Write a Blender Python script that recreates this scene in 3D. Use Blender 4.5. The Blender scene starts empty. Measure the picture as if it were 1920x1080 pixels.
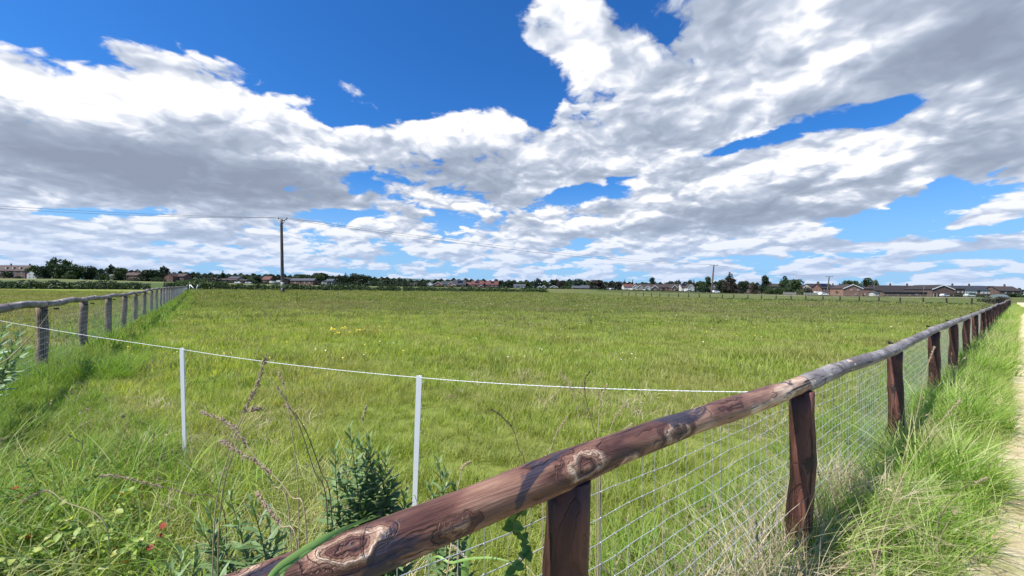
import bpy, bmesh, math, random
import numpy as np
from mathutils import Vector, Matrix, Euler
from math import sin, cos, pi, radians, sqrt, exp, floor

random.seed(7); rng = np.random.default_rng(7)
scene = bpy.context.scene
COL = scene.collection
F = 745.0                       # focal length in pixels of the 1920 px wide photograph
EYE = Vector((0, 0, 1.6))
# ------------------------------------------------------------------ camera
roll = radians(0.63); pitch = radians(0.38)
fw = Vector((0, cos(pitch), sin(pitch)))
up0 = Vector((0, -sin(pitch), cos(pitch))); rt0 = Vector((1, 0, 0))
RT = rt0 * cos(roll) + up0 * sin(roll)
UP = -rt0 * sin(roll) + up0 * cos(roll)
cam_d = bpy.data.cameras.new('camera'); cam = bpy.data.objects.new('camera', cam_d); COL.objects.link(cam)
cam_d.sensor_width = 36; cam_d.lens = 36 * F / 1920; cam_d.clip_start = 0.02; cam_d.clip_end = 20000
mw = Matrix((RT, UP, -fw)).transposed().to_4x4(); mw.translation = EYE
cam.matrix_world = mw
scene.camera = cam

def ray(x, y):
    return RT * ((x - 960) / F) + UP * ((540 - y) / F) + fw
def at(x, y, Y):                # the point at depth Y seen in direction of pixel x, y
    v = ray(x, y); return EYE + v * (Y / v.y)
# ------------------------------------------------------------------ view, light
scene.view_settings.view_transform = 'Standard'; scene.view_settings.look = 'None'
scene.view_settings.exposure = 0.70; scene.view_settings.gamma = 1
SUN_AZ, SUN_EL = radians(-117), radians(56)      # azimuth from the view direction, clockwise
sd = bpy.data.lights.new('sun', 'SUN'); sd.energy = 5.0; sd.angle = radians(0.5); sd.color = (1.0, 0.95, 0.87)
sun = bpy.data.objects.new('sun', sd); COL.objects.link(sun)
sdir = Vector((sin(SUN_AZ) * cos(SUN_EL), cos(SUN_AZ) * cos(SUN_EL), sin(SUN_EL)))
sun.rotation_euler = sdir.to_track_quat('Z', 'Y').to_euler()

class NT:
    """small helper to write node graphs"""
    def __init__(s, tree): s.t = tree; s.n = tree.nodes; s.l = tree.links
    def new(s, typ, **kw):
        nd = s.n.new(typ)
        for k, v in kw.items(): setattr(nd, k, v)
        return nd
    def put(s, sock, v):
        if v is None: return
        if isinstance(v, bpy.types.NodeSocket): s.l.new(v, sock)
        else:
            if hasattr(sock.default_value, '__len__') and not hasattr(v, '__len__'): v = (v,) * len(sock.default_value)
            if hasattr(v, '__len__') and len(sock.default_value) == 4 and len(v) == 3: v = (*v, 1)
            sock.default_value = v
    def m(s, op, a, b=None, c=None, clamp=False):
        nd = s.new('ShaderNodeMath', operation=op); nd.use_clamp = clamp
        for i, v in enumerate((a, b, c)):
            if v is not None: s.put(nd.inputs[i], v)
        return nd.outputs[0]
    def vm(s, op, a, b=None, c=None, scale=None):
        nd = s.new('ShaderNodeVectorMath', operation=op)
        for i, v in enumerate((a, b, c)):
            if v is not None: s.put(nd.inputs[i], v)
        if scale is not None: s.put(nd.inputs['Scale'], scale)
        return nd.outputs['Value'] if op in ('LENGTH', 'DOT_PRODUCT', 'DISTANCE') else nd.outputs[0]
    def mr(s, v, a, b, c=0, d=1, kind='SMOOTHSTEP'):
        nd = s.new('ShaderNodeMapRange', interpolation_type=kind)
        for i, q in enumerate((v, a, b, c, d)): s.put(nd.inputs[i], q)
        return nd.outputs[0]
    def noise(s, vec, scale=1, detail=4, rough=.5, dist=0, lac=2, col=False):
        nd = s.new('ShaderNodeTexNoise')
        if vec is not None: s.put(nd.inputs['Vector'], vec)
        for k, v in (('Scale', scale), ('Detail', detail), ('Roughness', rough), ('Distortion', dist), ('Lacunarity', lac)): s.put(nd.inputs[k], v)
        return nd.outputs['Color' if col else 'Fac']
    def mix(s, f, a, b, mode='MIX'):
        nd = s.new('ShaderNodeMix', data_type='RGBA', blend_type=mode)
        s.put(nd.inputs[0], f); s.put(nd.inputs[6], a); s.put(nd.inputs[7], b)
        return nd.outputs[2]
    def ramp(s, f, stops):
        nd = s.new('ShaderNodeValToRGB'); cr = nd.color_ramp
        while len(cr.elements) < len(stops): cr.elements.new(0.5)
        for e, (p, c) in zip(cr.elements, stops): e.position = p; e.color = (*c, 1) if len(c) == 3 else c
        s.put(nd.inputs[0], f); return nd.outputs[0]
    def xyz(s, x, y, z):
        nd = s.new('ShaderNodeCombineXYZ')
        for i, v in enumerate((x, y, z)): s.put(nd.inputs[i], v)
        return nd.outputs[0]
    def sep(s, v):
        nd = s.new('ShaderNodeSeparateXYZ'); s.put(nd.inputs[0], v); return nd.outputs
# ------------------------------------------------------------------ world: sky and fair-weather cumulus
world = bpy.data.worlds.new('World'); scene.world = world; world.use_nodes = True
def build_sky():
    t = NT(world.node_tree); t.n.clear()
    out = t.new('ShaderNodeOutputWorld'); bg = t.new('ShaderNodeBackground')
    sky = t.new('ShaderNodeTexSky', sky_type='NISHITA'); sky.sun_disc = False
    sky.sun_elevation = SUN_EL; sky.sun_rotation = SUN_AZ; sky.air_density = 1.0; sky.dust_density = 0.4; sky.ozone_density = 2.5
    tc = t.new('ShaderNodeTexCoord').outputs['Generated']
    d = t.vm('NORMALIZE', tc)
    x, y, z = t.sep(d)
    zc = t.m('MAXIMUM', z, 0.0)
    inv = t.m('DIVIDE', 1.0, t.m('ADD', zc, 0.17))
    P = t.vm('SCALE', t.xyz(x, y, 0.0), scale=inv)
    def blob(cx, cy, rx, ry, ang, w):
        c = ray(cx, cy).normalized()
        a = radians(ang)
        e = 4.0
        ax = (ray(cx + cos(a) * e, cy + sin(a) * e).normalized() - c)
        k = ax.length / e
        ax = (ax - c * ax.dot(c)).normalized(); ay = c.cross(ax) * -1
        q = (ray(cx - sin(a) * e, cy + cos(a) * e).normalized() - c).length / e
        mp = t.new('ShaderNodeMapping', vector_type='TEXTURE')
        t.put(mp.inputs['Vector'], d)
        mp.inputs['Location'].default_value = c
        M = Matrix((ax, ay, ax.cross(ay))).transposed()
        mp.inputs['Rotation'].default_value = M.to_euler('XYZ')
        mp.inputs['Scale'].default_value = (rx * k, ry * q, 0.9)
        L = t.vm('LENGTH', mp.outputs[0])
        return t.mr(L, 1.6, 0.0, 0, w)
    def total(lst, start):
        s = start
        for b in lst: s = t.m('ADD', s, blob(*b))
        return s
    cover = total(COVER, t.m('ADD', t.mr(zc, 0.03, 0.24, 0.34, -0.40), t.mr(zc, 0.02, 0.15, 0.22, 0)))
    shade = total(SHADE, 0.0)
    lowz = t.mr(zc, .05, .34, 1, 0)
    wob = t.noise(P, 1.1, 3, .55, col=True)
    Pw = t.vm('MULTIPLY_ADD', wob, (.6, .6, .0), P)
    n1 = t.noise(Pw, 1.7, 8, .48)
    Ph = t.vm('NORMALIZE', P)
    P2 = t.vm('ADD', t.vm('MULTIPLY_ADD', Ph, (-.10, -.10, 0), Pw), (-.05, 0, 0))
    n2 = t.noise(P2, 1.7, 6, .46)
    inf = t.m('DIVIDE', 1.0, t.m('ADD', zc, 0.30))
    Q = t.vm('SCALE', t.xyz(x, y, t.m('MULTIPLY', zc, 1.7)), scale=inf)
    Qw = t.vm('MULTIPLY_ADD', t.noise(Q, 4.0, 4, .55, col=True), (.20, .20, .20), Q)
    def puff(v):
        nd = t.new('ShaderNodeTexVoronoi', feature='F1'); t.put(nd.inputs['Vector'], v)
        nd.inputs['Scale'].default_value = 4.2; nd.inputs['Detail'].default_value = 3.2; nd.inputs['Roughness'].default_value = .55
        nd.inputs['Randomness'].default_value = 1.0; nd.normalize = False
        return t.m('SUBTRACT', .52, nd.outputs['Distance'])
    v1 = puff(Qw)
    Qs = t.vm('ADD', Qw, t.vm('MULTIPLY_ADD', Q, (-.02, -.02, 0), (-.018, 0, .04)))
    v2 = puff(Qs)
    nf = t.noise(Qw, 4.6, 9, .575)
    nf2 = t.noise(Qs, 4.6, 3, .46)
    w1 = t.m('MULTIPLY_ADD', lowz, 1.9, 1.1)
    nn = t.m('MULTIPLY', t.m('SUBTRACT', n1, .5), w1)
    nn = t.m('ADD', nn, t.m('MULTIPLY', t.m('SUBTRACT', nf, .5), 2.7))
    nn = t.m('MULTIPLY_ADD', v1, .62, nn)
    dens = t.m('ADD', cover, nn)
    alpha = t.mr(dens, -.03, .27)
    rel = t.m('MULTIPLY', t.m('SUBTRACT', n1, n2), t.m('MULTIPLY_ADD', lowz, 2.0, .8))
    rel2 = t.m('MULTIPLY', t.m('SUBTRACT', v1, v2), 1.15)
    rel3 = t.m('MULTIPLY', t.m('SUBTRACT', t.noise(Qw, 4.6, 3, .46), nf2), 1.9)
    thick = t.mr(dens, .2, 1.7, 0, .30)
    shade = t.m('MULTIPLY', shade, t.m('MULTIPLY_ADD', nf, 1.5, .15))
    dark = t.m('ADD', t.m('ADD', shade, thick), t.m('MULTIPLY_ADD', lowz, .04, .01))
    dark = t.m('SUBTRACT', dark, t.m('ADD', t.m('ADD', rel, rel2), rel3))
    dark = t.m('SUBTRACT', dark, t.m('MULTIPLY', t.m('SUBTRACT', nf, .5), .35))
    dark = t.m('SUBTRACT', dark, t.m('MULTIPLY', v1, .34))
    dark = t.m('MAXIMUM', dark, 0.0)
    dark = t.m('DIVIDE', dark, t.m('ADD', dark, .62))
    dark = t.m('MULTIPLY', dark, 1.35, clamp=True)
    cl = t.ramp(dark, [(0, (.99, .99, .99)), (.12, (.92, .935, .965)), (.32, (.76, .80, .89)), (.6, (.50, .565, .69)), (.82, (.36, .42, .535)), (1, (.28, .33, .435))])
    cl = t.vm('SCALE', cl, scale=CLOUD_GAIN)
    # far clouds low down are seen through more air
    low = t.mr(zc, 0.0, .20, .66, 0)
    cl = t.mix(low, cl, t.vm('SCALE', (.47, .62, .90), scale=CLOUD_GAIN))
    hs = t.new('ShaderNodeHueSaturation'); hs.inputs['Saturation'].default_value = SKY_SAT; hs.inputs['Value'].default_value = SKY_VAL
    hs.inputs['Hue'].default_value = SKY_HUE
    t.put(hs.inputs['Color'], sky.outputs[0])
    blue = t.mix(1.0, hs.outputs[0], SKY_TINT, 'MULTIPLY')
    blue = t.mix(t.mr(zc, 0, .3, .85, 0), blue, (2.1, 3.6, 5.7))
    col = t.mix(alpha, blue, cl)
    col = t.mix(t.mr(z, -.02, -.001, 1, 0), col, (.6, .8, .35))
    t.put(bg.inputs[0], col); bg.inputs[1].default_value = 0.1
    t.l.new(bg.outputs[0], out.inputs[0])
    world.cycles.sampling_method = 'MANUAL'; world.cycles.sample_map_resolution = 512
SKY_SAT, SKY_VAL, SKY_HUE, SKY_TINT, CLOUD_GAIN = 1.2, .66, 0.5, (.48, 1.05, 1.6), 6.5
COVER = [  # pixel centre, radii, tilt, weight
    (60, 250, 500, 180, 12, 1.1), (400, 260, 300, 150, 22, .9), (470, 200, 170, 70, 28, .6), (620, 345, 200, 80, 18, .7), (250, 350, 500, 70, 4, .5),
    (10, 110, 150, 45, 15, .45), (240, 92, 110, 24, 24, .62), (645, 152, 50, 42, 30, 1.0), (700, 188, 44, 22, 30, .8), (600, 190, 60, 20, 10, .35),
    (880, 285, 200, 115, 0, 1.05), (860, 225, 110, 40, 0, .4), (710, 262, 110, 40, -5, .8), (1010, 300, 110, 80, 0, .6),
    (1290, 150, 310, 250, -12, 1.0), (1640, 120, 500, 220, -14, 1.0), (1900, 60, 300, 160, 0, .8), (1060, 80, 140, 100, 30, .9), (985, 65, 70, 34, 20, .7),
    (1210, 300, 280, 85, -8, .7), (1880, 250, 220, 100, -10, .9),
    (1440, 345, 360, 80, -12, .95), (1900, 362, 180, 40, -8, .75), (960, 400, 180, 50, 0, .6), (560, 440, 640, 60, 2, .45), (1500, 450, 700, 55, -2, .45), (1250, 420, 300, 50, -5, .5), (1770, 285, 120, 60, -20, .5),
    (470, 10, 480, 95, 8, -.9), (800, 90, 200, 110, 8, -.9), (760, 190, 130, 45, 8, -.5), (1000, 195, 42, 45, 10, -.8), (600, 215, 70, 22, 10, -.5),
    (1500, 240, 180, 30, -14, -1.0), (1680, 208, 70, 18, -20, -.5), (1320, 290, 150, 16, -14, -.7), (1085, 362, 85, 20, 0, -1.0), (1720, 400, 170, 26, -12, -1.1), (1760, 345, 70, 24, 30, -.7),
    (230, 400, 160, 14, 0, -.9), (590, 402, 140, 11, 0, -.7), (590, 460, 40, 28, 50, -.7), (1640, 475, 200, 11, 0, -.6), (1880, 428, 140, 14, -8, -.8), (1190, 250, 40, 14, 0, -.2),
]
SHADE = [
    (300, 325, 420, 62, 7, 1.2), (520, 350, 260, 46, 7, .75), (80, 265, 240, 50, 12, .45), (880, 330, 180, 40, 4, .85), (1130, 375, 60, 20, 0, .3),
    (1170, 225, 150, 60, -14, .55), (1330, 50, 200, 60, -10, .45), (1780, 125, 330, 60, -18, 1.0), (1880, 20, 300, 70, -10, .8), (1880, 285, 170, 38, -8, .7),
    (1500, 380, 280, 30, -12, .7), (1310, 415, 200, 18, -4, .5), (1520, 185, 260, 34, -14, .40), (950, 420, 80, 20, 0, .35), (420, 450, 200, 12, 0, .3), (1650, 450, 240, 12, -3, .3),
    (120, 170, 260, 50, 15, -.3), (430, 175, 200, 60, 25, -.3), (870, 225, 130, 40, 4, -.4), (1060, 110, 90, 80, 0, -.35), (1640, 85, 130, 28, -14, -.6), (1420, 180, 160, 34, -14, -.25), (1460, 310, 220, 26, -14, -.4),
]
build_sky()
# ------------------------------------------------------------------ the lie of the land
dR = Vector((.787, .617, 0)); dL = Vector((-.617, .787, 0))      # along the near fence, into the paddock
def XY(p, q, z=0.0): return dL * p + dR * q + Vector((0, 0, z))
P_NEAR, P_FAR, Q_LEFT, Q_RIGHT = 0.75, 108.5, -2.22, 93.2
_az = np.array([-1.6, -1.29, -1.15, -.9, -.75, -.6, -.48, -.2, .19, .46, .86, 1.16, 1.6])
_an = np.array([12., 12.4, 12.6, 9.5, 8.5, 6.5, 6.0, 5.0, 3.8, .5, -3.2, -2.4, -2.4])
def sst(a, b, x):
    t = np.clip((x - a) / (b - a), 0, 1); return t * t * (3 - 2 * t)
def land(x, y):
    x = np.asarray(x, float); y = np.asarray(y, float)
    p = -.617 * x + .787 * y; q = .787 * x + .617 * y
    side = sst(10, 100, p)                                   # rises towards the far hedge
    z0 = .92 * sst(28, 118, p) ** 1.15
    z0 = z0 + .10 * sst(-1, -8, q) * sst(3, 10, p)
    z0 = z0 + .035 * np.sin(x * .33 + 1.3 * np.sin(y * .21)) * np.cos(y * .27) * sst(4, 14, y) * (1 - .6 * sst(50, 90, y))
    z0 = z0 + .12 * np.exp(-((p - P_NEAR) / .45) ** 2) * .6
    d = np.maximum(y, 1); an = np.interp(x / d, _az, _an)
    zt = 1.6 + an * np.minimum(d, 900) / F
    D0 = 100 + 0 * d
    w = sst(0, 1, (np.maximum(p - P_FAR, 0) + np.maximum(q - Q_RIGHT, 0) * .8 + np.maximum(-q - 70, 0) * .5) / 140.)
    w = w * sst(-10, 40, y)
    return z0 * (1 - w) + zt * w
def lz(x, y): return float(land(x, y))
def gpt(x, Y, dz=0.0):          # the ground point at depth Y in the direction of pixel column x
    y = 545.
    for _ in range(4):
        v = at(x, y, Y); z = lz(v.x, Y)
        y = y - (z - v.z) * F / Y
    return Vector((v.x, Y, z + dz))

# ------------------------------------------------------------------ materials
def mat(name):
    m = bpy.data.materials.new(name); m.use_nodes = True
    t = NT(m.node_tree); b = t.n['Principled BSDF']
    return m, t, b
def flat(name, col, rough=.8, var=.25, scale=3., bump=0.0, metal=0, spec=.3):
    m, t, b = mat(name)
    co = t.new('ShaderNodeTexCoord').outputs['Object']
    n = t.noise(co, scale, 5, .6)
    c = t.mix(n, tuple(v * (1 - var) for v in col), tuple(min(1, v * (1 + var)) for v in col))
    oi = t.new('ShaderNodeObjectInfo').outputs['Random']
    c = t.mix(t.mr(oi, 0, 1, 0, .25, 'LINEAR'), c, tuple(v * .6 for v in col))
    t.put(b.inputs['Base Color'], c); b.inputs['Roughness'].default_value = rough; b.inputs['Metallic'].default_value = metal
    b.inputs['Specular IOR Level'].default_value = spec
    if bump:
        bp = t.new('ShaderNodeBump'); bp.inputs['Distance'].default_value = bump; t.put(bp.inputs['Height'], n); t.l.new(bp.outputs[0], b.inputs['Normal'])
    return m
def leafmat(name, a, b_, c=None, trans=.35, rough=.55, attr=None, wscale=None, wa=None, spec=.3):
    """leaves: colour wanders between a and b_ leaf by leaf (attribute or noise), some of colour c"""
    m, t, b = mat(name)
    if attr: f = t.new('ShaderNodeAttribute', attribute_name=attr).outputs['Fac']
    else: f = t.noise(t.new('ShaderNodeTexCoord').outputs['Object'], 3., 4, .7)
    col = t.mix(f, a, b_)
    if c: col = t.mix(t.mr(f, .78, .95), col, c)
    if wscale:
        pos = t.new('ShaderNodeNewGeometry').outputs['Position']
        w = t.noise(pos, wscale, 4, .6)
        col = t.mix(t.mr(w, .42, .68), col, t.mix(.55, col, wa))
    t.put(b.inputs['Base Color'], col); b.inputs['Roughness'].default_value = rough; b.inputs['Specular IOR Level'].default_value = spec
    tr = t.new('ShaderNodeBsdfTranslucent'); t.put(tr.inputs[0], t.mix(1, col, (1.25, 1.3, .55), 'MULTIPLY'))
    mx = t.new('ShaderNodeMixShader'); mx.inputs[0].default_value = trans
    o = t.n['Material Output']; t.l.new(b.outputs[0], mx.inputs[1]); t.l.new(tr.outputs[0], mx.inputs[2]); t.l.new(mx.outputs[0], o.inputs[0])
    return m
def wood(name, cols, scale, knots=(), bump=.004, rough=.6, grey=None, axis=0, stain=None, squash=6., line=.8):
    """round timber: patches of bark and bare wood, ring lines swirling round knots, fine grain and checks along the pole"""
    m, t, b = mat(name)
    co = t.new('ShaderNodeTexCoord').outputs['Object']
    s = (1 / squash, 1, 1) if axis == 0 else (1, 1, 1 / squash)
    v = t.vm('MULTIPLY', co, s)
    w = t.vm('MULTIPLY_ADD', t.noise(co, scale * .5, 3, .55, col=True), tuple(.10 * q for q in s), v)
    f = t.noise(w, scale, 2, .45)
    for (kx, ky, kz, rad, amp) in knots:
        dd = t.vm('MULTIPLY', t.vm('SUBTRACT', co, (kx, ky, kz)), (.42, 1, 1) if axis == 0 else (1, 1, .42))
        L = t.m('ADD', t.vm('LENGTH', dd), t.m('MULTIPLY', t.m('SUBTRACT', t.noise(co, 30, 4), .5), .035))
        f = t.m('ADD', f, t.m('MULTIPLY', t.mr(L, 0, rad, 1, 0), amp))
    rings = t.m('PINGPONG', t.m('MULTIPLY', f, 17.), 1.0)
    ln = t.m('MULTIPLY', t.mr(rings, .0, .30, 1, 0), t.mr(t.noise(co, 6., 3, .6), .35, .6))
    region = t.m('PINGPONG', t.m('MULTIPLY', f, 3.1), 1.0)
    fine = t.noise(t.vm('MULTIPLY', co, (5, 110, 110) if axis == 0 else (110, 110, 5)), 1, 4, .65)
    big = t.noise(v, scale * .3, 3, .6)
    fac = t.m('ADD', t.m('MULTIPLY', region, .62), t.m('MULTIPLY_ADD', fine, .34, -.10))
    fac = t.m('ADD', fac, t.m('MULTIPLY_ADD', big, .7, -.30), clamp=True)
    c = t.ramp(fac, cols)
    if stain:
        st = t.noise(t.vm('MULTIPLY_ADD', co, (.5, 1, 1) if axis == 0 else (1, 1, .5), (9, 3, 1)), stain[1], 5, .65, dist=.6)
        c = t.mix(t.m('MULTIPLY', t.mr(st, stain[2], stain[2] + .05), .9), c, stain[0])
    c = t.mix(t.m('MULTIPLY', ln, line), c, t.mix(1, c, (.30, .22, .22), 'MULTIPLY'))
    crack = t.noise(t.vm('MULTIPLY', co, (1.6, 55, 55) if axis == 0 else (55, 55, 1.6)), 1, 2, .5)
    ck = t.mr(crack, .655, .69)
    c = t.mix(ck, c, (.02, .012, .01))
    if grey:
        g = t.noise(t.vm('MULTIPLY', co, (.3, 1, 1) if axis == 0 else (1, 1, .3)), grey[1], 4, .7)
        c = t.mix(t.mr(g, grey[2], grey[2] + .05), c, grey[0])
    t.put(b.inputs['Base Color'], c); b.inputs['Specular IOR Level'].default_value = .4
    t.put(b.inputs['Roughness'], t.m('MULTIPLY_ADD', fine, .3, rough - .15))
    bp = t.new('ShaderNodeBump'); bp.inputs['Distance'].default_value = bump; bp.inputs['Strength'].default_value = .9
    hgt = t.m('SUBTRACT', t.m('ADD', region, t.m('MULTIPLY', fine, .9)), t.m('ADD', t.m('MULTIPLY', ln, .5), t.m('MULTIPLY', ck, 1.2)))
    t.put(bp.inputs['Height'], hgt); t.l.new(bp.outputs[0], b.inputs['Normal'])
    return m

# ------------------------------------------------------------------ mesh helpers
class MB:
    def __init__(s): s.v = []; s.f = []; s.n = 0; s.att = []
    def add(s, v, f):
        s.f += [tuple(i + s.n for i in q) for q in f]; s.v += [tuple(p) for p in v]; s.n += len(v)
    def box(s, c, d, rz=0.0, taper=1.0):
        x, y, z = (q / 2 for q in d); vs = []
        for k, (sx, sy, sz) in enumerate([(-1,-1,-1),(1,-1,-1),(1,1,-1),(-1,1,-1),(-1,-1,1),(1,-1,1),(1,1,1),(-1,1,1)]):
            t_ = taper if sz > 0 else 1
            px, py = sx * x * t_, sy * y * t_
            vs.append((c[0] + px * cos(rz) - py * sin(rz), c[1] + px * sin(rz) + py * cos(rz), c[2] + sz * z))
        s.add(vs, [(0,3,2,1),(4,5,6,7),(0,1,5,4),(1,2,6,5),(2,3,7,6),(3,0,4,7)])
    def tube(s, pts, rad, n=8, cap=True, jit=0.0):
        pts = [Vector(p) for p in pts]; vs = []; fs = []; N = None
        for i, p in enumerate(pts):
            T = (pts[min(i + 1, len(pts) - 1)] - pts[max(i - 1, 0)]).normalized()
            if N is None: N = T.orthogonal().normalized()
            else: N = (N - T * N.dot(T)).normalized()
            B = T.cross(N); r = rad[i] if hasattr(rad, '__len__') else rad
            for k in range(n):
                a = 2 * pi * k / n; rr = r * (1 + (random.uniform(-jit, jit) if jit else 0))
                vs.append(p + N * cos(a) * rr + B * sin(a) * rr)
        for i in range(len(pts) - 1):
            for k in range(n): fs.append((i*n+k, i*n+(k+1)%n, (i+1)*n+(k+1)%n, (i+1)*n+k))
        if cap: fs.append(tuple(range(n-1, -1, -1))); fs.append(tuple((len(pts)-1)*n+k for k in range(n)))
        s.add(vs, fs)
    def ribbon(s, pts, wid, side):
        pts = [Vector(p) for p in pts]; vs = []; m_ = len(pts)
        for i, p in enumerate(pts):
            w = wid[i] / 2; sd_ = side if isinstance(side, Vector) else side[i]
            vs += [p - sd_ * w, p + sd_ * w]
        s.add(vs, [(2*i, 2*i+1, 2*i+3, 2*i+2) for i in range(m_ - 1)])
    def build(s, name, m, parent=None, smooth=False, local=None):
        me = bpy.data.meshes.new(name); me.from_pydata(s.v, [], s.f); me.materials.append(m)
        if smooth: me.polygons.foreach_set('use_smooth', [True] * len(me.polygons))
        return link(name, me, parent)
def link(name, me, parent=None):
    o = bpy.data.objects.new(name, me); COL.objects.link(o)
    if parent is not None: o.parent = parent
    return o
def tag(o, label, cat, group=None):
    o['label'] = label; o['category'] = cat
    if group: o['group'] = group
    return o
def thing(name, label, cat, loc=(0, 0, 0), rz=0.0, group=None):
    o = bpy.data.objects.new(name, None); COL.objects.link(o); o.location = loc; o.rotation_euler = (0, 0, rz)
    o.empty_display_size = .2
    return tag(o, label, cat, group)
def npmesh(name, V, Fq, m, att=None):
    """mesh from numpy arrays; Fq (n,4) quads or (n,3) triangles"""
    me = bpy.data.meshes.new(name); k = Fq.shape[1]
    me.vertices.add(len(V)); me.vertices.foreach_set('co', V.astype(np.float32).ravel())
    me.loops.add(Fq.size); me.loops.foreach_set('vertex_index', Fq.astype(np.int32).ravel())
    me.polygons.add(len(Fq)); me.polygons.foreach_set('loop_start', np.arange(0, Fq.size, k, dtype=np.int32))
    me.update(calc_edges=True)
    if att is not None:
        a = me.attributes.new('tint', 'FLOAT', 'POINT'); a.data.foreach_set('value', att.astype(np.float32))
    me.materials.append(m); return me

# ------------------------------------------------------------------ ground
def grass_field_colour(t, pos):
    """field colours: lime and olive patches, seed heads far off, crop beyond the hedge"""
    n = t.noise(pos, .16, 5, .6); n2 = t.noise(pos, 1.1, 5, .7); n3 = t.noise(pos, 9., 4, .7)
    c = t.mix(t.mr(n2, .35, .65), (.13, .17, .035), (.23, .27, .06))
    c = t.mix(t.m('MULTIPLY', t.mr(n, .45, .66), .7), c, (.25, .21, .09))
    c = t.mix(t.m('MULTIPLY', t.mr(n3, .52, .7), .45), c, (.05, .065, .014))
    return c
m_ground, t, b = mat('field soil and grass')
pos = t.new('ShaderNodeNewGeometry').outputs['Position']
px_, py_, pz_ = t.sep(pos)
c = grass_field_colour(t, pos)
pp = t.m('ADD', t.m('MULTIPLY', px_, -.617), t.m('MULTIPLY', py_, .787))
qq = t.m('ADD', t.m('MULTIPLY', px_, .787), t.m('MULTIPLY', py_, .617))
strw = t.noise(t.vm('MULTIPLY', pos, (1, .25, 1)), .05, 4, .6)
c = t.mix(t.mr(pp, 104, 109), c, t.mix(t.mr(strw, .4, .6), (.05, .085, .028), (.09, .12, .042)))
c = t.mix(t.mr(pp, 190, 215), c, t.mix(t.mr(strw, .4, .6), (.15, .16, .07), (.09, .12, .04)))
c = t.mix(t.mr(qq, 92, 96), c, t.mix(t.mr(strw, .4, .6), (.08, .105, .03), (.12, .13, .05)))
t.put(b.inputs['Base Color'], c); b.inputs['Roughness'].default_value = 1; b.inputs['Specular IOR Level'].default_value = .05
bp = t.new('ShaderNodeBump'); bp.inputs['Distance'].default_value = .12; t.put(bp.inputs['Height'], t.noise(pos, 2.2, 8, .75)); t.l.new(bp.outputs[0], b.inputs['Normal'])
def axis_pts(a, b_, near, grow):
    r = [0.0]; s = near
    while r[-1] < b_: r.append(r[-1] + s); s *= grow
    l = [0.0]; s = near
    while l[-1] > a: l.append(l[-1] - s); s *= grow
    return np.array(sorted(set(l + r)))
gx = axis_pts(-6000, 6000, .5, 1.045); gy = axis_pts(-400, 9000, .5, 1.04)
GX, GY = np.meshgrid(gx, gy); GZ = land(GX, GY)
V = np.stack([GX.ravel(), GY.ravel(), GZ.ravel()], 1)
nx = len(gx); ii, jj = np.meshgrid(np.arange(nx - 1), np.arange(len(gy) - 1)); k0 = (jj * nx + ii).ravel()
ground = link('ground', npmesh('ground', V, np.stack([k0, k0 + 1, k0 + nx + 1, k0 + nx], 1), m_ground)); ground['kind'] = 'structure'
ground.data.polygons.foreach_set('use_smooth', [True] * len(ground.data.polygons))

def strip(name, m, line, half, dz, n=2):
    """a sheet following the land along a centre line"""
    V = []; Fq = []
    for i, p in enumerate(line):
        T = (line[min(i + 1, len(line) - 1)] - line[max(i - 1, 0)]); T.z = 0; T.normalize(); S = Vector((T.y, -T.x, 0))
        h = half[i] if hasattr(half, '__len__') else half
        for k in range(n + 1):
            q_ = p + S * (h * (2 * k / n - 1)); V.append((q_.x, q_.y, lz(q_.x, q_.y) + dz))
    w = n + 1
    for i in range(len(line) - 1):
        for k in range(n): Fq.append((i*w+k, i*w+k+1, (i+1)*w+k+1, (i+1)*w+k))
    o = link(name, npmesh(name, np.array(V), np.array(Fq), m)); o['kind'] = 'structure'; return o
m_path, t, b = mat('dry mown path')
pos = t.new('ShaderNodeNewGeometry').outputs['Position']
c = t.mix(t.mr(t.noise(pos, 2.2, 5, .7), .35, .65), (.60, .48, .27), (.76, .66, .43))
c = t.mix(t.mr(t.noise(pos, 14, 4, .7), .5, .7), c, (.30, .25, .12))
c = t.mix(t.m('MULTIPLY', t.mr(t.noise(pos, .8, 4, .7), .5, .68), .7), c, (.32, .34, .10))
t.put(b.inputs['Base Color'], c); b.inputs['Roughness'].default_value = 1
bp = t.new('ShaderNodeBump'); bp.inputs['Distance'].default_value = .03; t.put(bp.inputs['Height'], t.noise(pos, 30, 6, .8)); t.l.new(bp.outputs[0], b.inputs['Normal'])
strip('path', m_path, [XY(-1.0, q) for q in np.concatenate([np.arange(-12, 30, .6), np.arange(30, 140, 3)])], 1.22, .014, 6)
m_track = flat('pale farm track', (.46, .42, .34), 1, .2, 1.5)
strip('track', m_track, [gpt(x, Y) for x, Y in ((1380, 175), (1440, 168), (1500, 160), (1560, 152), (1640, 146), (1740, 140), (1850, 135))], 1.3, .10)
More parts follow.
